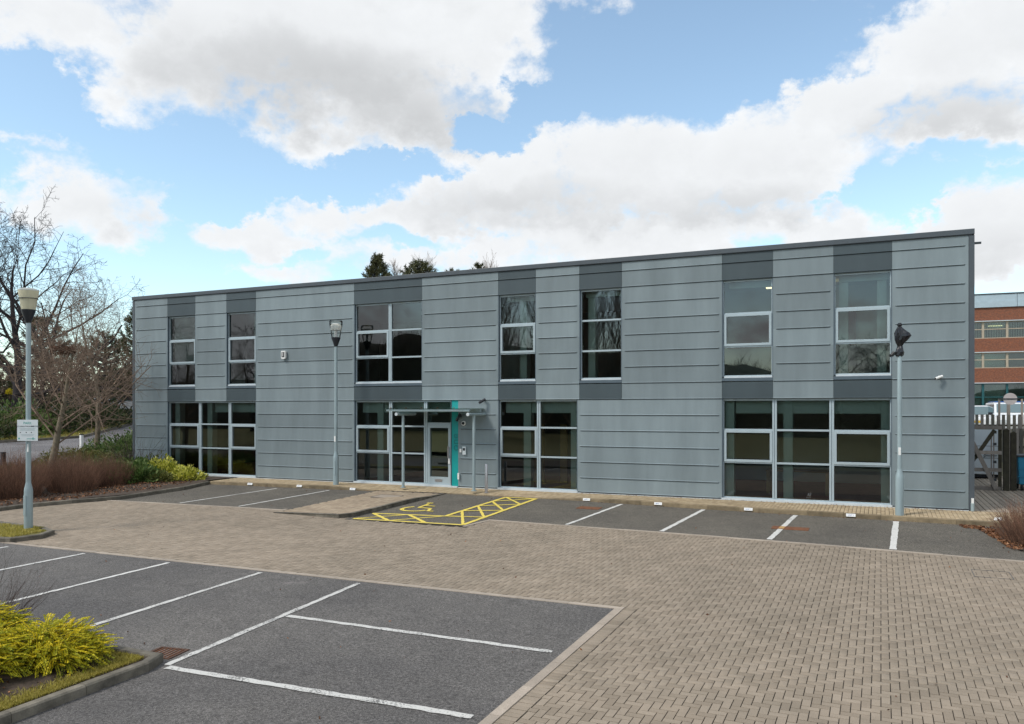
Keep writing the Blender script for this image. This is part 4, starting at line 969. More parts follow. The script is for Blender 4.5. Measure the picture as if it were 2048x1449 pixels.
def stem_thicket(name, label, loc, rx, ry, h, n, m, seed, group=None, r=.006, fan=.45, bends=3, side=1.0):
    """a bush of bare upright stems, forking toward the tips"""
    t = thing(name, label, 'shrub', loc, 0, group); g = np.random.default_rng(seed); S_, T_ = [], []
    for i in range(n):
        a = g.uniform(0, 2 * np.pi); q = np.sqrt(g.random()); bx, by = rx * q * np.cos(a) * .8, ry * q * np.sin(a) * .8
        hh = h * g.uniform(.55, 1.06) * (1 - .45 * q ** 3); d = np.array([np.cos(a) * q * fan + g.normal(0, .12), np.sin(a) * q * fan + g.normal(0, .12), 1.0]); p = np.array([bx, by, -.05]); rad = r * g.uniform(.6, 1.2); tn = g.random()
        for k in range(bends):
            e_ = p + d / np.linalg.norm(d) * hh / bends; r2 = rad * .72; S_.append((*p, rad, *e_, r2)); T_.append(tn)
            if k and g.random() < side:
                d3 = d + g.normal(0, .45, 3); d3[2] = abs(d3[2]); e3 = e_ + d3 / np.linalg.norm(d3) * hh * .28; S_.append((*e_, r2 * .8, *e3, r2 * .3)); T_.append(tn)
            p, rad = e_, r2; d = d + g.normal(0, .16, 3)
    seg_mesh('stems', S_, 3, m, t, T_); return t
def scatter(name, pts, size, m, seed, flat=True):
    g = np.random.default_rng(seed); D = g.normal(0, 1, (len(pts), 3)); D[:, 2] *= .25
    o = leaves(name, pts, D, size, m, None, seed, .6, droop=.2); o['kind'] = 'stuff'; return o

# planting bed at the left end of the building
bed_poly = [(x - .13, y) for x, y in BED] + [(-32.2, -11.5), (-31.2, -5), (-33.0, -1.8), (-36.4, 2.4), (-39.2, 6.3), (-42.5, 10.2), (-40, 14), (-29.2, 14), (-29.2, -.02), (-23.3, -.02)]
def bed_h(x, y): return H(x, y) + .10 + .05 * math.sin(x * 1.7) * math.sin(y * 1.3)
struct(sheet('planting_bed', bed_poly, M['soil'], 0, bed_h, cell=1.0))
g = np.random.default_rng(11)
pts = [(x, y, bed_h(x, y) + .02) for x, y in zip(g.uniform(-26.5, -23.6, 2200), g.uniform(-9.5, -1.7, 2200)) if x < pl([(b, a) for a, b in BED[::-1]], y) - .15]
scatter('fallen_leaves', pts, .075, M['leaf_litter'], 12)
dog = [(-27.6, -10.2, 1.55), (-26.4, -8.9, 1.25), (-27.6, -7.9, 1.55), (-26.1, -7.1, 1.3), (-27.4, -6.2, 1.45), (-25.9, -5.2, 1.2), (-27.2, -4.4, 1.4), (-26.0, -3.7, 1.15)]
dl = ['brown stemmed dogwood thicket partly out of the left edge of the photo', 'brown dogwood thicket directly behind the left lamp post', 'brown dogwood at the back, left of the leaning tree trunk', 'brown dogwood at the kerb, just right of the left lamp post', 'brown dogwood in front of the foot of the leaning tree', 'brown dogwood in the middle of the kerbside row, by the orange leaf', 'brown dogwood behind the row, beside the green laurel', 'last brown dogwood of the row, touching the green laurel']
for i, ((x, y, h), lab) in enumerate(zip(dog, dl)):
    stem_thicket('dogwood', lab, (x, y, bed_h(x, y)), (1.0, .85, 1.1, .8)[i % 4], (.85, .75, .95, .8)[i % 3], h, 1050, M['twig_brown'], 30 + i, 'brown dogwoods in the planting bed', r=.0055, side=1.0)
leafy_shrub('laurel', 'glossy green laurel beside the brown dogwoods', (-26.0, -2.7, bed_h(-26.0, -2.7)), 1.1, .9, .72, 2200, .15, 'leaf_green', 51, lump=.4)
leafy_shrub('laurel', 'glossy green laurel against the left corner of the building', (-27.4, -1.4, bed_h(-27.4, -1.4)), 1.3, .9, .70, 2400, .15, 'leaf_green', 52)
leafy_shrub('laurel', 'green laurel between the leaning tree and the building corner', (-28.7, -2.4, bed_h(-28.7, -2.4)), 1.2, 1.0, .72, 2400, .15, 'leaf_green', 53)
leafy_shrub('variegated_shrub', 'taller yellow variegated shrub against the ground floor window', (-25.95, -1.25, bed_h(-25.95, -1.25)), .85, .65, .70, 1500, .13, 'leaf_yellow', 54, lump=.35)
leafy_shrub('variegated_shrub', 'low yellow variegated shrub at the kerb end of the bed', (-24.75, -1.25, bed_h(-24.75, -1.25)), .80, .55, .50, 1300, .12, 'leaf_yellow', 55, lump=.35)
leafy_shrub('variegated_shrub', 'small yellow green shrub between the laurel and the brighter ones', (-25.1, -2.2, bed_h(-25.1, -2.2)), .6, .5, .42, 800, .09, 'leaf_olive', 56)
leafy_shrub('low_evergreen', 'low spreading evergreen behind the second young tree', (-33.2, 3.0, bed_h(-33.2, 3.0)), 2.6, 2.0, 1.15, 4200, .14, 'leaf_green', 57)
leafy_shrub('grey_shrub', 'grey green shrub between the laurels and the yellow variegated ones', (-26.9, -.75, bed_h(-26.9, -.75)), .8, .6, .75, 1100, .11, 'leaf_olive', 62, lump=.4)
leafy_shrub('low_evergreen', 'dark green evergreen mound by the far road, beside the building end', (-34.8, 6.6, bed_h(-34.8, 6.6)), 2.6, 2.4, 1.5, 4200, .15, 'leaf_green', 58)
leafy_shrub('low_evergreen', 'grey green mat shrub behind the dogwoods along the road edge', (-30.6, -3.6, bed_h(-30.6, -3.6)), 1.6, 1.6, .7, 3200, .10, 'leaf_olive', 59)
leafy_shrub('low_evergreen', 'olive mat shrub along the road left of the second young tree', (-33.0, .2, bed_h(-33, .2)), 2.0, 1.6, .75, 3200, .10, 'leaf_olive', 60)
stem_thicket('bare_shrub', 'sparse bare shrub against the wall at the left building corner', (-28.0, -.9, bed_h(-28, -.9)), .9, .5, 2.2, 90, M['twig_dark'], 61, r=.009, fan=.5, bends=4)
bare_tree('young_tree', 'young bare tree with a leaning trunk in the planting bed', 'tree', (-30.0, -3.3, bed_h(-30, -3.3)), 21, 6.3, .155, 3, M['bark'], M['twig'], None, lean=(.17, .02), first=.24, kids=(30, 11, 7), ratio=(.66, .52, .45), spread=70, up=.36, rmin=.0048, trunk_taper=.08, limb=(.27, .5))
bare_tree('young_tree', 'young bare tree with a straight trunk near the building corner', 'tree', (-33.9, 1.9, bed_h(-33.9, 1.9)), 22, 7.2, .145, 3, M['bark'], M['twig'], None, lean=(.03, .02), first=.22, kids=(30, 10, 7), ratio=(.58, .52, .45), spread=66, up=.40, rmin=.0055, trunk_taper=.08, limb=(.27, .5))
# the nest high in the leaning tree
t = thing('nest', 'dark twig nest in the top of the leaning young tree', 'nest', (-29.1, -3.2, 4.95)); g = np.random.default_rng(5); S_ = []
for i in range(420):
    a, q, z = g.uniform(0, 6.283), .42 * np.sqrt(g.random()), g.uniform(-.13, .15); p = np.array([q * np.cos(a), q * np.sin(a), z]); d = np.array([-np.sin(a), np.cos(a), 0]) + g.normal(0, .5, 3); d *= .14 / np.linalg.norm(d)
    S_.append((*(p - d), .008, *(p + d), .005))
seg_mesh('twigs', S_, 3, M['twig_brown'], t, g.uniform(0, .5, len(S_)))
# the side road, its verge, kerb and markers
road_poly = [(-31.9, -11.5), (-31.0, -5.0), (-32.9, -1.9), (-36.4, 2.2), (-39.3, 6.3), (-43, 11.0), (-46.2, 15.5), (-50, 20.5), (-54, 25), (-57, 24), (-53, 17.5), (-51, 14.1), (-51, 10.9), (-51.5, 7.6), (-53.5, 2), (-58, -6), (-64, -16), (-36, -16)]
struct(sheet('side_road', road_poly, M['road'], .0, H, cell=1.5))
far_edge = [(-64, -16), (-58, -6), (-53.5, 2), (-51.5, 7.6), (-51, 10.9), (-51, 14.1), (-53, 17.5), (-57, 24)]
rk = bpy.data.objects.new('road_kerb', None); C.objects.link(rk); struct(rk)
for a, b in zip(far_edge[:-1], far_edge[1:]): stone_run('kerb_stone', rk, M['kerb'], a, b, .15, H, .16, .15, length=1.8)
near_edge = [(-31.9, -11.5), (-31.0, -5.0), (-32.9, -1.9), (-36.4, 2.2), (-39.3, 6.3), (-43, 11.0), (-46.2, 15.5)]
for a, b in zip(near_edge[:-1], near_edge[1:]): stone_run('kerb_stone', rk, M['edging'], b, a, .14, H, .08, .12, length=1.8)
verge = [(x - .15, y) for x, y in far_edge] + [(-62, 24), (-58, 14), (-57.5, 7), (-60, 0), (-64, -6), (-70, -16)]
struct(sheet('grass_verge', verge, M['grass'], .14, H, cell=1.5))
for x, y, lab, mm in ((-33.35, -2.85, 'dark stub bollard at the road edge left of the left lamp post', 'black'), (-40.2, 5.9, 'white topped marker post at the road edge behind the leaning tree', 'white')):
    t = thing('marker_post', lab, 'post', (x, y, H(x, y)), 0, 'marker posts along the side road'); mb = MB(); mb.prism([(-.075, -.075), (.075, -.075), (.075, .075), (-.075, .075)], 'z', 0, .95); mb.build('post', M[mm], t, bevel=.01)
    mb = MB(); mb.box(-.08, .08, -.08, .08, .952, 1.0); mb.build('cap', M['black'], t)
# shrubs on the bank beyond the road
hb = [(-55.5, -3, 2.2, 'leaf_dark'), (-54.8, 4.0, 2.1, 'leaf_olive'), (-54.0, 8.3, 2.3, 'leaf_dark'), (-54.3, 11.6, 2.4, 'leaf_green'), (-55.2, 14.6, 2.2, 'leaf_dark'), (-56.2, 18.4, 2.3, 'leaf_dark'), (-57.5, 9.8, 1.5, 'leaf_olive'), (-58.3, 5.0, 1.5, 'leaf_green'), (-58.8, 16.0, 1.4, 'leaf_olive'), (-58.0, 21.5, 1.6, 'leaf_dark'), (-59.5, -2.5, 1.8, 'leaf_dark')]
hl = ['dark evergreen bush across the road at the photo edge', 'olive bush on the bank left of the lamp post', 'dark evergreen bush on the bank behind the parking sign', 'green bush on the bank behind the leaning trunk', 'dark bush on the bank between the two young trunks', 'dark bush on the bank just left of the building end', 'olive bush higher on the bank behind the parking sign', 'yellow green bush high on the bank left of the parking sign', 'olive bush high on the bank between the young trees', 'dark bush at the back near the building end', 'dark bush high on the bank at the photo edge']
for i, ((x, y, h, lm), lab) in enumerate(zip(hb, hl)):
    leafy_shrub('bank_shrub', lab, (x, y, H(x, y)), 2.4, 2.2, h, 2600, .26, lm, 70 + i, 'shrubs on the bank beyond the side road', lump=.4)
leafy_shrub('forsythia', 'small bright yellow flowering shrub on the bank at the left edge', (-61.5, 15.8, H(-61.5, 15.8) + 2.7), .30, .30, .42, 160, .17, 'leaf_bloom', 90, stems=8)
for i, (x, y, h) in enumerate(((-60.5, 6.5, 5.5), (-62, 12, 6), (-61.5, 17.5, 5.5), (-63, 22.5, 6), (-62, 0.5, 6), (-58.5, 26, 5.5))):
    bare_tree('scrub_tree', ('grey brown scrubby tree behind the parking sign', 'brown scrubby tree behind the leaning tree crown', 'brown scrubby tree between the young tree crowns', 'brown scrubby tree left of the building end', 'grey brown scrubby tree left of the left lamp post', 'brown scrubby tree touching the building corner')[i], 'tree', (x, y, H(x, y)), 100 + i, h, .12, 3, M['bark'], M['twig'], 'scrubby trees on the bank', first=.30, kids=(22, 8, 6), ratio=(.55, .55, .5), spread=48, up=.4, rmin=.013)
# big bare oaks
oaks = [(-63, 9, 15.5, 200, 'tall bare oak at the left edge with the highest crown'), (-60.5, 15.5, 14.6, 201, 'bare oak rising behind the left lantern'), (-61, 20.0, 14.0, 202, 'bare oak right of the left lantern, leaning towards the building')]
for x, y, h, sd, lab in oaks:
    bare_tree('oak', lab, 'tree', (x, y, H(x, y)), sd, h * .86, .40, 4, M['bark_oak'], M['bark_oak'], 'bare oaks beyond the side road', first=.16, kids=(11, 7, 5, 4), ratio=(.82, .60, .5, .45), spread=56, up=.24, wob=.22, rmin=.013, trunk_taper=.18)
# pines
def pine(label, loc, h, w, seed, group, n=150, base=.12, shape=.6, lean=0):
    t = thing('pine', label, 'tree', loc, 0, group); g = np.random.default_rng(seed)
    seg_mesh('trunk', [(0, 0, -.2, .24, lean * .5, 0, h * .55, .16), (lean * .5, 0, h * .55, .16, lean, 0, h * .97, .04)], 8, M['bark_oak'], t)
    P, D, S_ = [], [], []
    for i in range(n):
        f = base + (1 - base) * g.random() ** .9; rad = w * (1 - f) ** shape * g.uniform(.45, 1.12) + .12; a = g.uniform(0, 6.283); z = h * f; x0 = lean * f
        c = np.array([x0 + rad * np.cos(a), rad * np.sin(a), z + rad * .22]); S_.append((x0, 0, z - .25, .05, *c, .02))
        m_ = 46; ax = np.array([np.cos(a) * .6, np.sin(a) * .6, .9]); q = g.normal(0, 1, (m_, 3)); q /= np.linalg.norm(q, axis=1)[:, None]
        dd = q + ax * .8; dd /= np.linalg.norm(dd, axis=1)[:, None]; sz = g.uniform(.28, .55)
        P.append(c + dd * sz * .55 * g.uniform(.3, 1.0, (m_, 1)) + ax * g.uniform(-.25, .25, (m_, 1))); D.append(dd)
    leaves('crown', np.concatenate(P), np.concatenate(D), .36, M['needle'], t, seed, .17)
    seg_mesh('branches', S_, 4, M['bark_oak'], t); return t
pg = 'pines beyond the side road'
pine('dark pine right behind the left lamp post, below its lantern', (-68.0, 23.0, H(-68, 23)), 8.8, 3.6, 301, pg, 170, .1, .5)
pine('dark pine left of the left lamp post, low behind the oak', (-67.5, 17.0, H(-67.5, 17)), 7.0, 3.4, 302, pg, 150, .08, .5)
pine('broad pine between the young trees, its top below the roof line', (-66.3, 28.0, H(-66.3, 28)), 7.6, 3.8, 303, pg, 170, .08, .45)
pine('tall open pine against the left end of the building', (-60.2, 26.4, H(-60.2, 26.4)), 9.6, 2.9, 304, pg, 150, .15, .7)
pine('short bushy pine at the left edge behind the bank', (-70, 13.0, H(-70, 13)), 6.0, 3.4, 305, pg, 130, .08, .5)
# distant woodland closing the view on the left
g = np.random.default_rng(77); P, D = [], []
for i in range(150):
    t_ = g.random(); x, y = -96 + 30 * t_ + g.normal(0, 3), -22 + 84 * t_ + g.normal(0, 3); hh = g.uniform(3.2, 5.6); c, d = dome_points(g, 260, 2.8, 2.8, hh, .4, .5); P.append(c + np.array([x, y, H(x, y) - .3])); D.append(d)
o = leaves('distant_woodland', np.concatenate(P), np.concatenate(D), .6, leaf_mat('woodland_leaves', (.085, .062, .045), (.14, .105, .072), (.17, .15, .075), .1), None, 78, .5); o['kind'] = 'stuff'
# conifers and bare twigs showing above the roof
rg = 'trees showing above the office roof'
pine('pointed dark spruce showing above the roof', (-43.0, 38.5, 0), 16.9, 8.8, 311, rg, 150, .76, 1.0)
pine('broad rounded pine right of the spruce above the roof', (-39.4, 40.2, 0), 16.2, 4.4, 312, rg, 120, .80, .45)
pine('low pine top at the right end of the tree group above the roof', (-38.0, 44.0, 0), 15.9, 3.4, 313, rg, 60, .84, .5)
pine('small dark pine tip above the roof, apart from the others', (-34.1, 42.0, 0), 15.9, 2.6, 314, rg, 40, .86, .5)
for i, (x, y, h, lab) in enumerate(((-41.2, 40.5, 14.9, 'bare twiggy tree among the conifers above the roof'), (-38.6, 41.5, 15.3, 'bare twigs right of the rounded pine above the roof'), (-34.6, 43, 14.9, 'thin bare crown around the small pine tip above the roof'), (-56, 27.5, 11.0, 'few bare twigs above the far left end of the roof'))):
    bare_tree('bare_tree', lab, 'tree', (x, y, 0.2), 320 + i, h, .12, 3, M['twig'], M['twig'], rg, first=.55, kids=(50, 7, 4), ratio=(.26, .5, .4), spread=30, up=.8, rmin=.009, straight=True, limb=(.22, .5))

# foreground island: golden shrubs, bare twigs, grass edge
isl3 = [(-8.60, -24), (-8.53, -17.1), (-8.66, -16.91), (-24, -16.91), (-24, -24)]
def isl3_h(x, y): return gz(y) + .085 + .05 * min(1, max(0, (-8.7 - x) / 1.0)) * min(1, max(0, (-16.95 - y)))
struct(sheet('shrub_bed', isl3, M['soil'], 0, isl3_h, cell=.4))
def grass_patch(name, n, fn, hgt, seed, m='blade'):
    g = np.random.default_rng(seed); P = np.array([fn(g) for _ in range(n)]); D = np.stack([g.normal(0, .5, n), g.normal(0, .5, n), np.ones(n)], 1); P[:, 2] += hgt * .4
    o = leaves(name, P, D, hgt, M[m], None, seed, .14, droop=.25); o['kind'] = 'stuff'; return o
def fe(g):
    if g.random() < .75: y = g.uniform(-21, -16.98); x = -8.62 - abs(g.normal(0, .14)) - .02
    else: x = g.uniform(-11.5, -8.65); y = -16.97 - abs(g.normal(0, .12))
    return (x, y, isl3_h(x, y))
grass_patch('grass_edge', 14000, fe, .06, 401)
def golden_shrub(label, x, y, rx, ry, h, n, seed):
    """mound of arching sprays set with small paired leaves"""
    t = thing('golden_shrub', label, 'shrub', (x, y, isl3_h(x, y)), 0, 'golden shrubs in the foreground bed'); g = np.random.default_rng(seed); P, D, T_, S_ = [], [], [], []
    for i in range(n):
        a = g.uniform(0, 6.283); q = np.sqrt(g.random()); b = np.array([rx * q * np.cos(a) * .75, ry * q * np.sin(a) * .75, h * (.15 + .75 * g.random() * (1 - q * q * .7))])
        d = np.array([np.cos(a) * .9 + .35, np.sin(a) * .9 + .1, g.uniform(-.05, 1.0)]) + g.normal(0, .42, 3); d /= np.linalg.norm(d); L_ = g.uniform(.14, .36); k = 24; sd = np.cross(d, [0, 0, 1]); sd /= np.linalg.norm(sd) + 1e-9
        tt = np.linspace(.05, 1, k)[:, None]; c = b + d * L_ * tt + np.array([0, 0, -.30 * L_]) * tt ** 2
        S_.append((*b, .0035, *c[-1], .0015)); tb = .75 * g.random()
        for s_ in (1, -1):
            P.append(c + sd * s_ * .012); D.append(np.repeat((sd * s_ + d * .8)[None], k, 0)); T_.append(np.clip(tb + .35 * g.random(k), 0, 1))
    leaves('foliage', np.concatenate(P), np.concatenate(D), .024, M['leaf_gold'], t, seed, .62, np.concatenate(T_), .25)
    seg_mesh('stems', S_, 3, M['leaf_olive'], t); return t
golden_shrub('golden shrub at the near end of the bed, spilling towards the rusty gully', -9.62, -17.55, .82, .58, .50, 900, 411)
golden_shrub('golden shrub in the middle of the foreground bed', -10.1, -18.25, .88, .75, .56, 900, 412)
golden_shrub('golden shrub at the left edge of the foreground, behind the bare twigs', -11.3, -17.6, .98, .75, .66, 900, 413)
golden_shrub('golden shrub in the bottom left corner of the photo', -9.75, -19.15, .78, .7, .46, 800, 414)
golden_shrub('golden shrub partly out of the left edge, at the back of the bed', -12.6, -18.2, .95, .8, .62, 600, 415)
stem_thicket('bare_shrub', 'bare reddish twigs standing over the golden shrubs at the left edge', (-11.9, -17.15, isl3_h(-11.9, -17.15)), .85, .6, 1.4, 150, M['twig_dark'], 416, r=.0062, fan=.8, bends=5)
def fl(g): x = g.uniform(-11.5, -8.75); y = g.uniform(-20, -17.05); return (x, y, isl3_h(x, y) + .01)
g = np.random.default_rng(420); scatter('fallen_leaves', [fl(g) for _ in range(260)], .05, M['leaf_litter'], 421)
# grass on the left island tip
isl2 = [(-26.9, -12.6), (-19.6, -12.27), (-18.85, -12.0), (-18.63, -11.5), (-18.9, -11.08), (-19.5, -10.83), (-26.9, -10.24)]
struct(sheet('grass_island', isl2, M['grass'], .085, car_h, cell=.6))
def gi(g):
    y = g.uniform(-12.3, -10.8); x = -18.9 - 4.2 * g.random() ** 1.3 - .0; return (x - (.5 if (y < -12.0 or y > -11.1) else 0), y, gz(y) + .09)
grass_patch('grass_tufts', 9000, gi, .07, 402)
def gv(g):
    k = g.integers(1, len(far_edge) - 1); a, b = far_edge[k], far_edge[k + 1]; t_ = g.random(); o_ = g.uniform(.2, 4.5); x, y = a[0] + (b[0] - a[0]) * t_ - o_, a[1] + (b[1] - a[1]) * t_; return (x, y, H(x, y) + .14)
grass_patch('verge_grass', 5000, gv, .2, 403)
# right foreground bush and the leaves swept against the kerb
stem_thicket('brown_shrub', 'brown twiggy shrub at the right edge beside the far bays', (3.35, -3.6, gz(-3.6)), 1.05, 1.7, .95, 1500, M['twig_brown'], 430, r=.006, fan=.6)
struct(sheet('planting_bed', [(2.62, -4.9), (2.45, -3.6), (2.5, -2.1), (7, -2.1), (7, -5.6), (3.2, -5.6)], M['soil'], .03, car_h, cell=1))
g = np.random.default_rng(431); pts = []
for _ in range(900):
    t_ = g.random(); y = -1.98 - 2.9 * t_ ** 1.3; x = (1.75 + .5 * t_) + abs(g.normal(0, .28)) + (.25 if t_ > .2 else 0); pts.append((x, y, gz(y) + .02 + .05 * max(0, x - 2.4)))
scatter('fallen_leaves', pts, .085, M['leaf_litter'], 432)
g = np.random.default_rng(433); pts = [(g.uniform(-22.6, 2), 0, 0) for _ in range(240)]; pts = [(x, pl(KERB, x) - abs(g.normal(0, .06)) - .01, 0) for x, _, _ in pts]
scatter('kerb_litter', [(x, y, gz(y) + .012) for x, y, _ in pts], .035, M['leaf_litter'], 434)
g = np.random.default_rng(440); pts = []
for _ in range(170):
    x, y = g.uniform(-22, 3), g.uniform(-18, -1.5)
    if y < -16.5 and x < -8.3: continue
    pts.append((x, y, gz(y) + .014))
scatter('loose_leaves', pts, .045, M['leaf_litter'], 441)
g = np.random.default_rng(435); pts = [(x, -.06 - abs(g.normal(0, .03)), walk_h(x, -.06) + .012) for x in g.uniform(-9, 2, 300)]
scatter('wall_foot_litter', pts, .03, M['leaf_litter'], 436)
t = thing('litter', 'scrap of white paper at the right end of the pavement kerb', 'litter', (2.62, -1.55, walk_h(2.62, -1.55) + .005)); mb = MB(); mb.quad((-.10, -.06, 0), (.1, -.05, .01), (.12, .05, .03), (-.08, .06, .015)); mb.quad((-.08, .06, .0155), (.12, .05, .0305), (.08, .10, .06), (-.05, .1, .05)); mb.build('paper', M['white'], t)

# ------------------------------------------------------------------ right side: deck path, gate, fence, bin, cabinet
deck = thing('timber_path', 'path of grooved boards between the office and the timber fence', 'path', (2.3, 0, -.07)); struct(deck)
x = 2.29; i = 0
while x < 6.2:
    w_ = .140; mb = MB(); mb.box(0, w_ - .017, 0, 7.0, -.04, .0); o = mb.build('board', M['deck'], deck, loc=(x - 2.3, .105 + rnd.uniform(-.01, .01), rnd.uniform(-.003, .003)))
    mb = MB(); mb.box(0, w_ - .017, 7.02, 16, -.04, 0); mb.build('board', M['deck'], deck, loc=(x - 2.3, .105, rnd.uniform(-.003, .003))); x += w_
mb = MB(); mb.box(-.02, 4.0, .02, 16, -.10, -.045); mb.build('bearer', M['rubber'], deck)
def bar(mb, p, q, w, d):
    """rectangular timber from p to q: width w across, depth d along Y"""
    p, q = Vector(p), Vector(q); v = (q - p).normalized(); s_ = v.cross(Vector((0, 1, 0))).normalized() * (w / 2); y = Vector((0, d / 2, 0)); b = len(mb.v)
    for c in (p, q):
        for k in (-s_ - y, s_ - y, s_ + y, -s_ + y): mb.v.append(tuple(c + k))
    for f in ((0, 1, 2, 3), (7, 6, 5, 4), (0, 4, 5, 1), (1, 5, 6, 2), (2, 6, 7, 3), (3, 7, 4, 0)): mb.face(tuple(b + i for i in f))
gate = thing('timber_gate', 'weathered timber gate with crossed braces beyond the right corner of the office', 'gate', (2.45, 6.6, -.07), R(0))
GW, GH = 1.22, 2.20
def gpart(name, p, q, w, d, m='timber'):
    mb = MB(); bar(mb, p, q, w, d); return mb.build(name, M[m], gate)
gpart('rail', (0, 0, GH - .10), (GW, 0, GH - .10), .13, .05); gpart('rail', (0, 0, 1.26), (GW, 0, 1.26), .12, .05); gpart('rail', (0, 0, .68), (GW, 0, .68), .12, .05); gpart('rail', (0, 0, .06), (GW - .02, 0, .06), .12, .05)
gpart('brace', (.30, -.052, 1.76), (1.05, -.052, .05), .13, .045); gpart('brace', (.22, .052, .70), (1.02, .052, 2.02), .12, .045, 'timber_dark')
gpart('stile', (GW - .05, .051, .0), (GW - .05, .051, GH), .10, .05, 'timber_dark'); gpart('stile', (.03, .051, .0), (.03, .051, GH), .10, .05, 'timber_dark')
for i, z in enumerate((.30, .9, 1.5, 1.9)):
    mb = MB(); mb.box(GW - .24, GW - .14, .08, .12, z, z + .09); mb.build('latch_plate', M['dark'], gate)
for i, x in enumerate((.93, 1.0)): gpart('pale', (x, .10, 0), (x, .10, 1.95), .035, .03, 'timber')
for x, y, h, lab in ((3.80, 6.6, 2.05, 'mossy gate post at the right of the timber gate'), (4.02, 6.75, 1.95, 'second mossy post right of the gate post')):
    t = thing('gate_post', lab, 'post', (x, y, -.1), 0, 'mossy posts beside the gate'); mb = MB(); mb.box(-.085, .085, -.085, .085, 0, h); mb.build('post', M['timber_dark'], t, bevel=.01)
    mb = MB(); mb.prism([(-.09, h + .001), (.09, h + .001), (0, h + .06)], 'y', -.09, .09); mb.build('cap', M['timber_dark'], t)
def pale_fence(label, x0, x1, y, z, h, gap, w, posts, rails):
    t = thing('pale_fence', label, 'fence', (x0, y, z), 0, 'timber fences right of the office'); L_ = x1 - x0; x = 0
    while x < L_:
        hh = h + rnd.uniform(-.02, .02); mb = MB(); mb.prism([(-w / 2, 0), (w / 2, 0), (w / 2, hh), (-w / 2, hh)], 'y', -.012, .012); mb.build('pale', M['timber'] if rnd.random() < .5 else M['timber_mid'], t, loc=(x, 0, 0)); x += gap
    for r_ in rails: mb = MB(); mb.box(-.05, L_, .0125, .06, r_, r_ + .085); mb.build('rail', M['timber_dark'], t)
    for px in posts: mb = MB(); mb.box(px - .06, px + .06, .061, .18, 0, h + .45); mb.build('post', M['timber'], t)
pale_fence('pale fence of narrow upright boards behind the blue bin', 4.25, 7.2, 9.5, -.12, 2.05, .125, .10, (.35, 1.3), (.5, 1.35))
pale_fence('low pale fence at the top of the bank in front of the parked cars', 2.6, 8.5, 15.6, .35, 2.05, .20, .12, (2.4, 3.1), (1.15, 1.55))
b_ = thing('wheeled_bin', 'bright blue wheeled bin at the right edge in front of the fence', 'bin', (4.62, 7.25, -.07), R(4))
mb = MB(); n0 = [(-.50, -.42), (.50, -.42), (.50, .42), (-.50, .42)]; mb.v = [(x * .9, y * .9, .20) for x, y in n0] + [(x, y, 1.12) for x, y in n0]
for f in ((3, 2, 1, 0), (4, 5, 6, 7), (0, 1, 5, 4), (1, 2, 6, 5), (2, 3, 7, 6), (3, 0, 4, 7)): mb.face(f)
mb.build('body', M['bin_blue'], b_, bevel=.03)
for z in (.45, .72, .95): mb = MB(); mb.box(-.50, .50, -.425, -.41, z, z + .025); mb.build('rib', M['bin_blue'], b_)
mb = MB(); mb.box(-.54, .54, -.47, .47, 1.125, 1.19); mb.build('lid', M['dark'], b_, bevel=.02)
for x, y in ((-.36, -.34), (.36, -.34), (-.36, .34), (.36, .34)): mb = MB(); mb.tube((x - .03, y, .10), (x + .03, y, .10), .10, .10, 14); mb.build('wheel', M['rubber'], b_)
cb = thing('cabinet', 'long white panelled container standing behind the timber gate', 'container', (1.9, 11.6, -.02))
mb = MB(); mb.box(0, 2.35, 0, 2.2, .12, 1.98); mb.build('body', M['offwhite'], cb, bevel=.02)
mb = MB(); mb.box(.05, 2.30, .05, 2.1, 0, .118); mb.build('plinth', M['black'], cb)
for z in (.75, 1.22): mb = MB(); mb.box(.0, 2.35, -.006, -.001, z, z + .015); mb.build('seam', M['dark'], cb)
for z in (.86, .93, 1.0): mb = MB(); mb.path([(1.75, -.05, z - .08), (1.82, -.06, z), (2.2, -.06, z)], [.012] * 3, 6); mb.build('handle', M['black'], cb)
pk = thing('scrap_board', 'pale broken board leaning between the posts and the blue bin', 'board', (4.22, 7.1, -.07)); mb = MB(); bar(mb, (0, 0, .9), (.28, .1, .45), .10, .03); mb.build('plank', M['wood_wall'], pk)
mr_ = thing('traffic_mirror', 'round convex mirror on a pole seen from behind at the right edge', 'mirror', (5.25, 17.2, .9)); mb = MB(); mb.tube((0, -.02, 2.2), (0, .05, 2.2), .27, .22, 22); mb.build('disc', mat('mirror_back', (.46, .42, .41), .6), mr_)
mb = MB(); mb.box(-.45, .36, -.05, -.022, 2.19, 2.23); mb.build('bracket', M['dark'], mr_)
for x in (-.42, .45): mb = MB(); mb.box(x - .04, x + .04, -.021, .06, -1, 2.2); mb.build('pole', M['timber'], mr_)
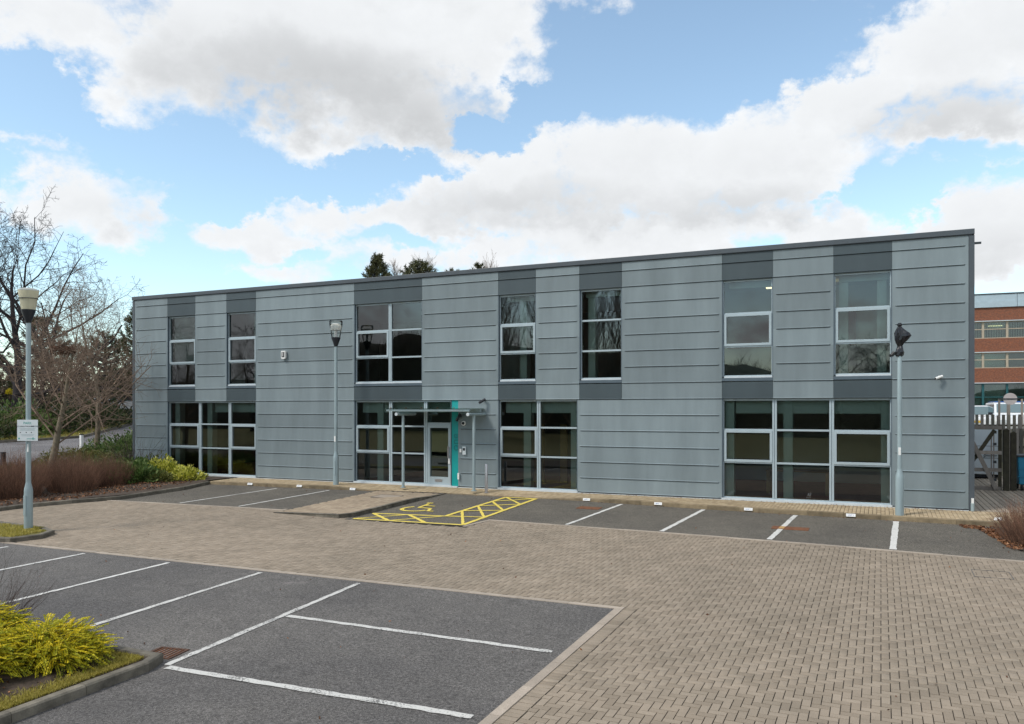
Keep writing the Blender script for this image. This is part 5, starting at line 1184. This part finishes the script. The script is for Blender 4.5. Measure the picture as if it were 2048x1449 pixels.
# parked cars
def car(label, loc, rz, m, L_=4.1, Wd=1.72, hgt=1.48, van=False, group=None, rear=None):
    t = thing('parked_car', label, 'car', loc, rz, group); h = Wd / 2
    lo = [(-L_ / 2, .32), (-L_ / 2 - .04, .62), (-L_ / 2 + .05, .92), (-L_ * .18, .98), (L_ / 2 - .25, .95), (L_ / 2, .80), (L_ / 2 + .03, .45), (L_ / 2 - .05, .30), (L_ * .42, .22), (-L_ * .42, .22)]
    if van: lo = [(-L_ / 2, .32), (-L_ / 2 - .05, .60), (-L_ / 2 + .12, .95), (-L_ * .30, 1.08), (L_ / 2 - .04, 1.05), (L_ / 2, .80), (L_ / 2, .32), (L_ * .42, .24), (-L_ * .42, .24)]
    mb = MB(); mb.prism(lo, 'y', -h, h); body = mb.build('body', m, t, bevel=.06)
    cab = ([(-L_ * .16, .965), (-L_ * .02, hgt - .05), (L_ * .10, hgt), (L_ * .30, hgt - .03), (L_ * .46, .94)], [(-L_ * .34, 1.05), (-L_ * .17, hgt - .05), (-L_ * .08, hgt), (L_ * .42, hgt - .02), (L_ * .485, 1.03)])[van]
    mb = MB(); n = len(cab); ins = .13
    for s_ in (-1, 1):
        for x, z in cab: mb.v.append((x, s_ * (h - .03 - ins * (z - .95) / (hgt - .95)), z))
    mb.face(tuple(range(n))[::-1]); mb.face(tuple(range(n, 2 * n)))
    for i in range(n): j = (i + 1) % n; mb.face((i, j, n + j, n + i))
    mb.build('cabin', m, t, bevel=.03)
    def glass(pts, nm='window'):
        mb = MB(); mb.quad(*pts); mb.build(nm, M['car_glass'], body)
    e_ = .015; A, B, D, E_ = cab[0], cab[1], cab[-2], cab[-1]
    def lerp(p, q, f): return (p[0] + (q[0] - p[0]) * f, p[1] + (q[1] - p[1]) * f)
    def yy(z): return h - .03 - ins * (z - .95) / (hgt - .95)
    for P_, Q_, sx, nm in ((A, B, -1, 'windscreen'), (E_, D, 1, 'rear_window')):
        a, b = lerp(P_, Q_, .12), lerp(P_, Q_, .92); glass([(a[0] + sx * e_, -yy(a[1]) + .09, a[1] + e_), (a[0] + sx * e_, yy(a[1]) - .09, a[1] + e_), (b[0] + sx * e_, yy(b[1]) - .09, b[1] + e_), (b[0] + sx * e_, -yy(b[1]) + .09, b[1] + e_)], nm)
    for s_ in (-1, 1):
        z0, z1 = 1.03, hgt - .10; xa, xb = lerp(A, B, .15)[0] + .12, lerp(A, B, .85)[0] + .10; xc, xd = lerp(E_, D, .85)[0] - .08, lerp(E_, D, .2)[0] - .12
        glass([(xa, s_ * (yy(z0) + e_), z0), (xd, s_ * (yy(z0) + e_), z0), (xc, s_ * (yy(z1) + e_), z1), (xb, s_ * (yy(z1) + e_), z1)])
        for wx in (-L_ * .31, L_ * .30):
            mb = MB(); mb.tube((wx, s_ * (h - .17), .31), (wx, s_ * (h + .012), .31), .31, .31, 18); w_ = mb.build('wheel', M['rubber'], t)
            mb = MB(); mb.tube((wx, s_ * (h + .013), .31), (wx, s_ * (h + .02), .31), .19, .18, 14); mb.build('hubcap', M['car_silver'], w_)
        mb = MB(); mb.box(L_ / 2 - .02, L_ / 2 + .045, s_ * (h - .17) - .12, s_ * (h - .17) + .12, .66, .92); mb.build('tail_light', M['red_light'], t)
        mb = MB(); mb.box(-L_ / 2 - .06, -L_ / 2 + .05, s_ * (h - .28) - .18, s_ * (h - .28) + .18, .62, .78); mb.build('headlight', M['offwhite'], t)
        mb = MB(); mb.box(xa - .02, xa + .10, s_ * (h + .09) - .09, s_ * (h + .09) + .09, 1.0, 1.13); mb.build('wing_mirror', M['black'], t)
    mb = MB(); mb.box(L_ / 2 + .035, L_ / 2 + .05, -.26, .26, .60, .71); mb.build('number_plate', M['plate_yellow'], t)
    mb = MB(); mb.box(-L_ / 2 - .07, -L_ / 2 - .05, -.26, .26, .42, .53); mb.build('number_plate', M['white'], t)
    return t
car('white hatchback seen from behind, half hidden by the office corner', (4.35, 24.4, H(4.35, 24.4)), R(-88), M['car_white'])
v_ = car('white van with a blue roof parked facing the fence at the right edge', (5.85, 22.4, H(5.85, 22.4)), R(92), M['car_white'], 4.5, 1.8, 1.62, True)
mb = MB(); mb.box(-.3, 1.7, -.66, .66, 1.628, 1.68); mb.build('roof_panel', M['car_blue'], v_, bevel=.02)
for i, (x, y, m, lab) in enumerate(((-70.5, 19.5, 'car_white', 'white car left of the left lamp post, on the far bank'), (-70.2, 23.3, 'car_white', 'white car just left of the lamp post on the far bank'), (-70, 26.5, 'car_silver', 'silver car right of the lamp post on the far bank'), (-69.6, 29.2, 'car_white', 'white car behind the leaning tree on the far bank'), (-69.4, 31.8, 'car_silver', 'silver car between the young trees on the far bank'), (-68.8, 34.6, 'car_dark', 'dark car at the right end of the far row'))):
    car(lab, (x, y, H(x, y)), R(60 + 3 * i), M[m], group='cars parked on the far bank')

# ------------------------------------------------------------------ brick offices beyond
bo = thing('brick_offices', 'four storey red brick office block with ribbon windows and a pale metal top floor', 'office building', (-30, 63.5, .68)); bo.rotation_euler = (0, 0, R(3))
def bpart(name, m, *boxes, parent=bo):
    mb = MB()
    for b in boxes: mb.box(*b)
    return mb.build(name, M[m] if isinstance(m, str) else m, parent)
BZ = [(-.3, 1.5, 'brick'), (4.55, 5.95, 'brick'), (7.55, 8.85, 'brick'), (10.6, 11.85, 'brick')]
bpart('core', 'wall_dim', (.5, 79.5, .6, 14, 0, 12.6))
for z0, z1, m in BZ: bpart('brick_band', m, (0, 80, 0, .5, z0, z1))
bpart('roof_panel', mat('blue_grey_panel', (.40, .50, .56), .5, var=.08), *[(x + .015, x + 5.98, -.15, .5, 11.86, 12.45) for x in range(0, 80, 6)], *[(x + .015, x + 5.98, -.1, .5, 12.46, 13.1) for x in range(0, 80, 6)])
bpart('roof', 'trim', (-.1, 80.1, -.16, 14, 13.12, 13.22))
for z in (5.951, 8.851, 4.50 - .03, 10.50): pass
for z in (4.47, 7.46, 10.50): bpart('sill', 'sill', (0, 80, -.08, .5, z, z + .078))
for (z0, z1, fm, lit) in ((1.52, 4.45, 'teal_frame', False), (5.96, 7.45, 'beige', False), (8.86, 10.49, 'beige', True)):
    fmat = mat('teal_window_frame', (.01, .09, .10), .5) if fm == 'teal_frame' else mat('beige_window_frame', (.42, .36, .27), .5)
    for i in range(13, 29):
        x = i * 2.05 - 8.0; a, b = x, x + 2.05; z_m = z0 + (z1 - z0) * .55
        fr = bpart('window', fmat, (a, a + .10, .12, .3, z0, z1), (b - .10, b, .12, .3, z0, z1), (a + .1, b - .1, .12, .3, z0, z0 + .07), (a + .1, b - .1, .12, .3, z1 - .07, z1), (a + .1, b - .1, .13, .28, z_m - .04, z_m + .04))
        bpart('pane', 'glass', (a + .1, b - .1, .20, .21, z0 + .07, z_m - .04), (a + .1, b - .1, .20, .21, z_m + .04, z1 - .07), parent=fr)
        if lit:
            bpart('blind', 'blind', *[(a + .12 + k * .14, a + .18 + k * .14, .42, .45, z0 + .1, z1 - .1) for k in range(13)], parent=fr)
            if i % 2: bpart('strip_light', 'lamp_on', (a + .5, b - .3, .52, .55, z1 - .42, z1 - .36), parent=fr)
        else: bpart('blind', 'wall_in' if i % 3 else 'wall_dim', (a + .12, b - .12, .50, .53, z0 + .08 + (.8 if i % 2 and z0 < 3 else 0), z1 - .08), parent=fr)

# ------------------------------------------------------------------ what stands behind the camera (mirrored in the windows)
struct(sheet('grass_bank', [(-140, -70), (60, -70), (60, -32), (-140, -32)], M['grass'], .25, lambda x, y: gz(y) + .03 * max(0, -32 - y), cell=12))
def ridge(x): return 6.6 + 5.6 * ss(x, -84, -76) * (1 - ss(x, -54, -48)) + 2.6 * ss(x, -52, -46) * (1 - ss(x, -22, -16)) + .7 * math.sin(x * .31) + .45 * math.sin(x * .83 + 1)
hx = list(np.arange(-190, 70, 1.5)); V = []
for x in hx: h_ = ridge(x); V += [(x, -63, -1.5), (x, -66, h_ * .72), (x, -69, h_), (x, -110, h_ * 1.02)]
F = [(4 * i + k, 4 * i + 4 + k, 4 * i + 5 + k, 4 * i + 1 + k) for i in range(len(hx) - 1) for k in range(3)]
struct(fast_mesh('wooded_hill', V, F, mat('wooded_hill', (.035, .034, .022), .95, var=.6, scale=.6, fine=5)))
g = np.random.default_rng(90); S_ = []
for i in range(9000):
    x = g.uniform(-170, 50); f = g.random(); b = np.array([x, -66 - 3 * f, ridge(x) * (.72 + .28 * f) - .3]); d = g.normal(0, .35, 3); d[2] = 1; e_ = b + d * g.uniform(.5, 1.7); S_.append((*b, .035, *e_, .012))
o = seg_mesh('treeline', S_, 3, M['twig_dark'], None, g.random(len(S_))); o['kind'] = 'stuff'
rgp = 'bare trees across the road from the office'
first = None
for i, (x, y, s_, rz) in enumerate(((-40, -57, 1.0, 0), (-35, -59, 1.08, 1), (-29.5, -56, 1.0, 2), (-25, -59, .95, 3), (-32, -62, 1.1, 4))):
    if first is None:
        o = first = bare_tree('bare_poplar', 'upright bare poplar mirrored in the upper windows', 'tree', (x, y, 0), 500, 18, .30, 3, M['bark'], M['twig'], rgp, first=.04, kids=(64, 10, 5), ratio=(.52, .45, .4), spread=20, up=.9, rmin=.014, straight=True, limb=(.2, .5))
    else: o = copy_tree(first)
    o['label'] = ('upright bare poplar mirrored in the third window from the entrance, leftmost of its row', 'upright bare poplar second from the left of the mirrored row', 'upright bare poplar in the middle of the mirrored row', 'upright bare poplar at the right end of the mirrored row', 'tallest upright bare poplar, behind the rest of the mirrored row')[i]
    o.location = (x, y, -.8); o.rotation_euler = (0, 0, rz); o.scale = (s_, s_, s_)
oak0 = None
for i, (x, y, s_, rz) in enumerate(((-75.5, -57, .8, 0), (-4, -57, .55, 3), (2, -60, .6, 5))):
    if oak0 is None: oak0 = o = bare_tree('bare_oak', 'spreading bare oak mirrored in the upper windows', 'tree', (x, y, 0), 510, 15, .4, 4, M['bark_oak'], M['bark_oak'], rgp, first=.18, kids=(12, 8, 6, 4), ratio=(.68, .55, .5, .5), spread=55, up=.25, wob=.22, rmin=.02)
    else: o = copy_tree(oak0)
    o.location = (x, y, -.8); o.rotation_euler = (0, 0, rz); o.scale = (s_, s_, s_)
    o['label'] = ('spreading bare oak mirrored in the second upper window from the left', 'bare oak mirrored low in the upper window nearest the right corner', 'small bare oak mirrored beside the right corner of the office')[i]
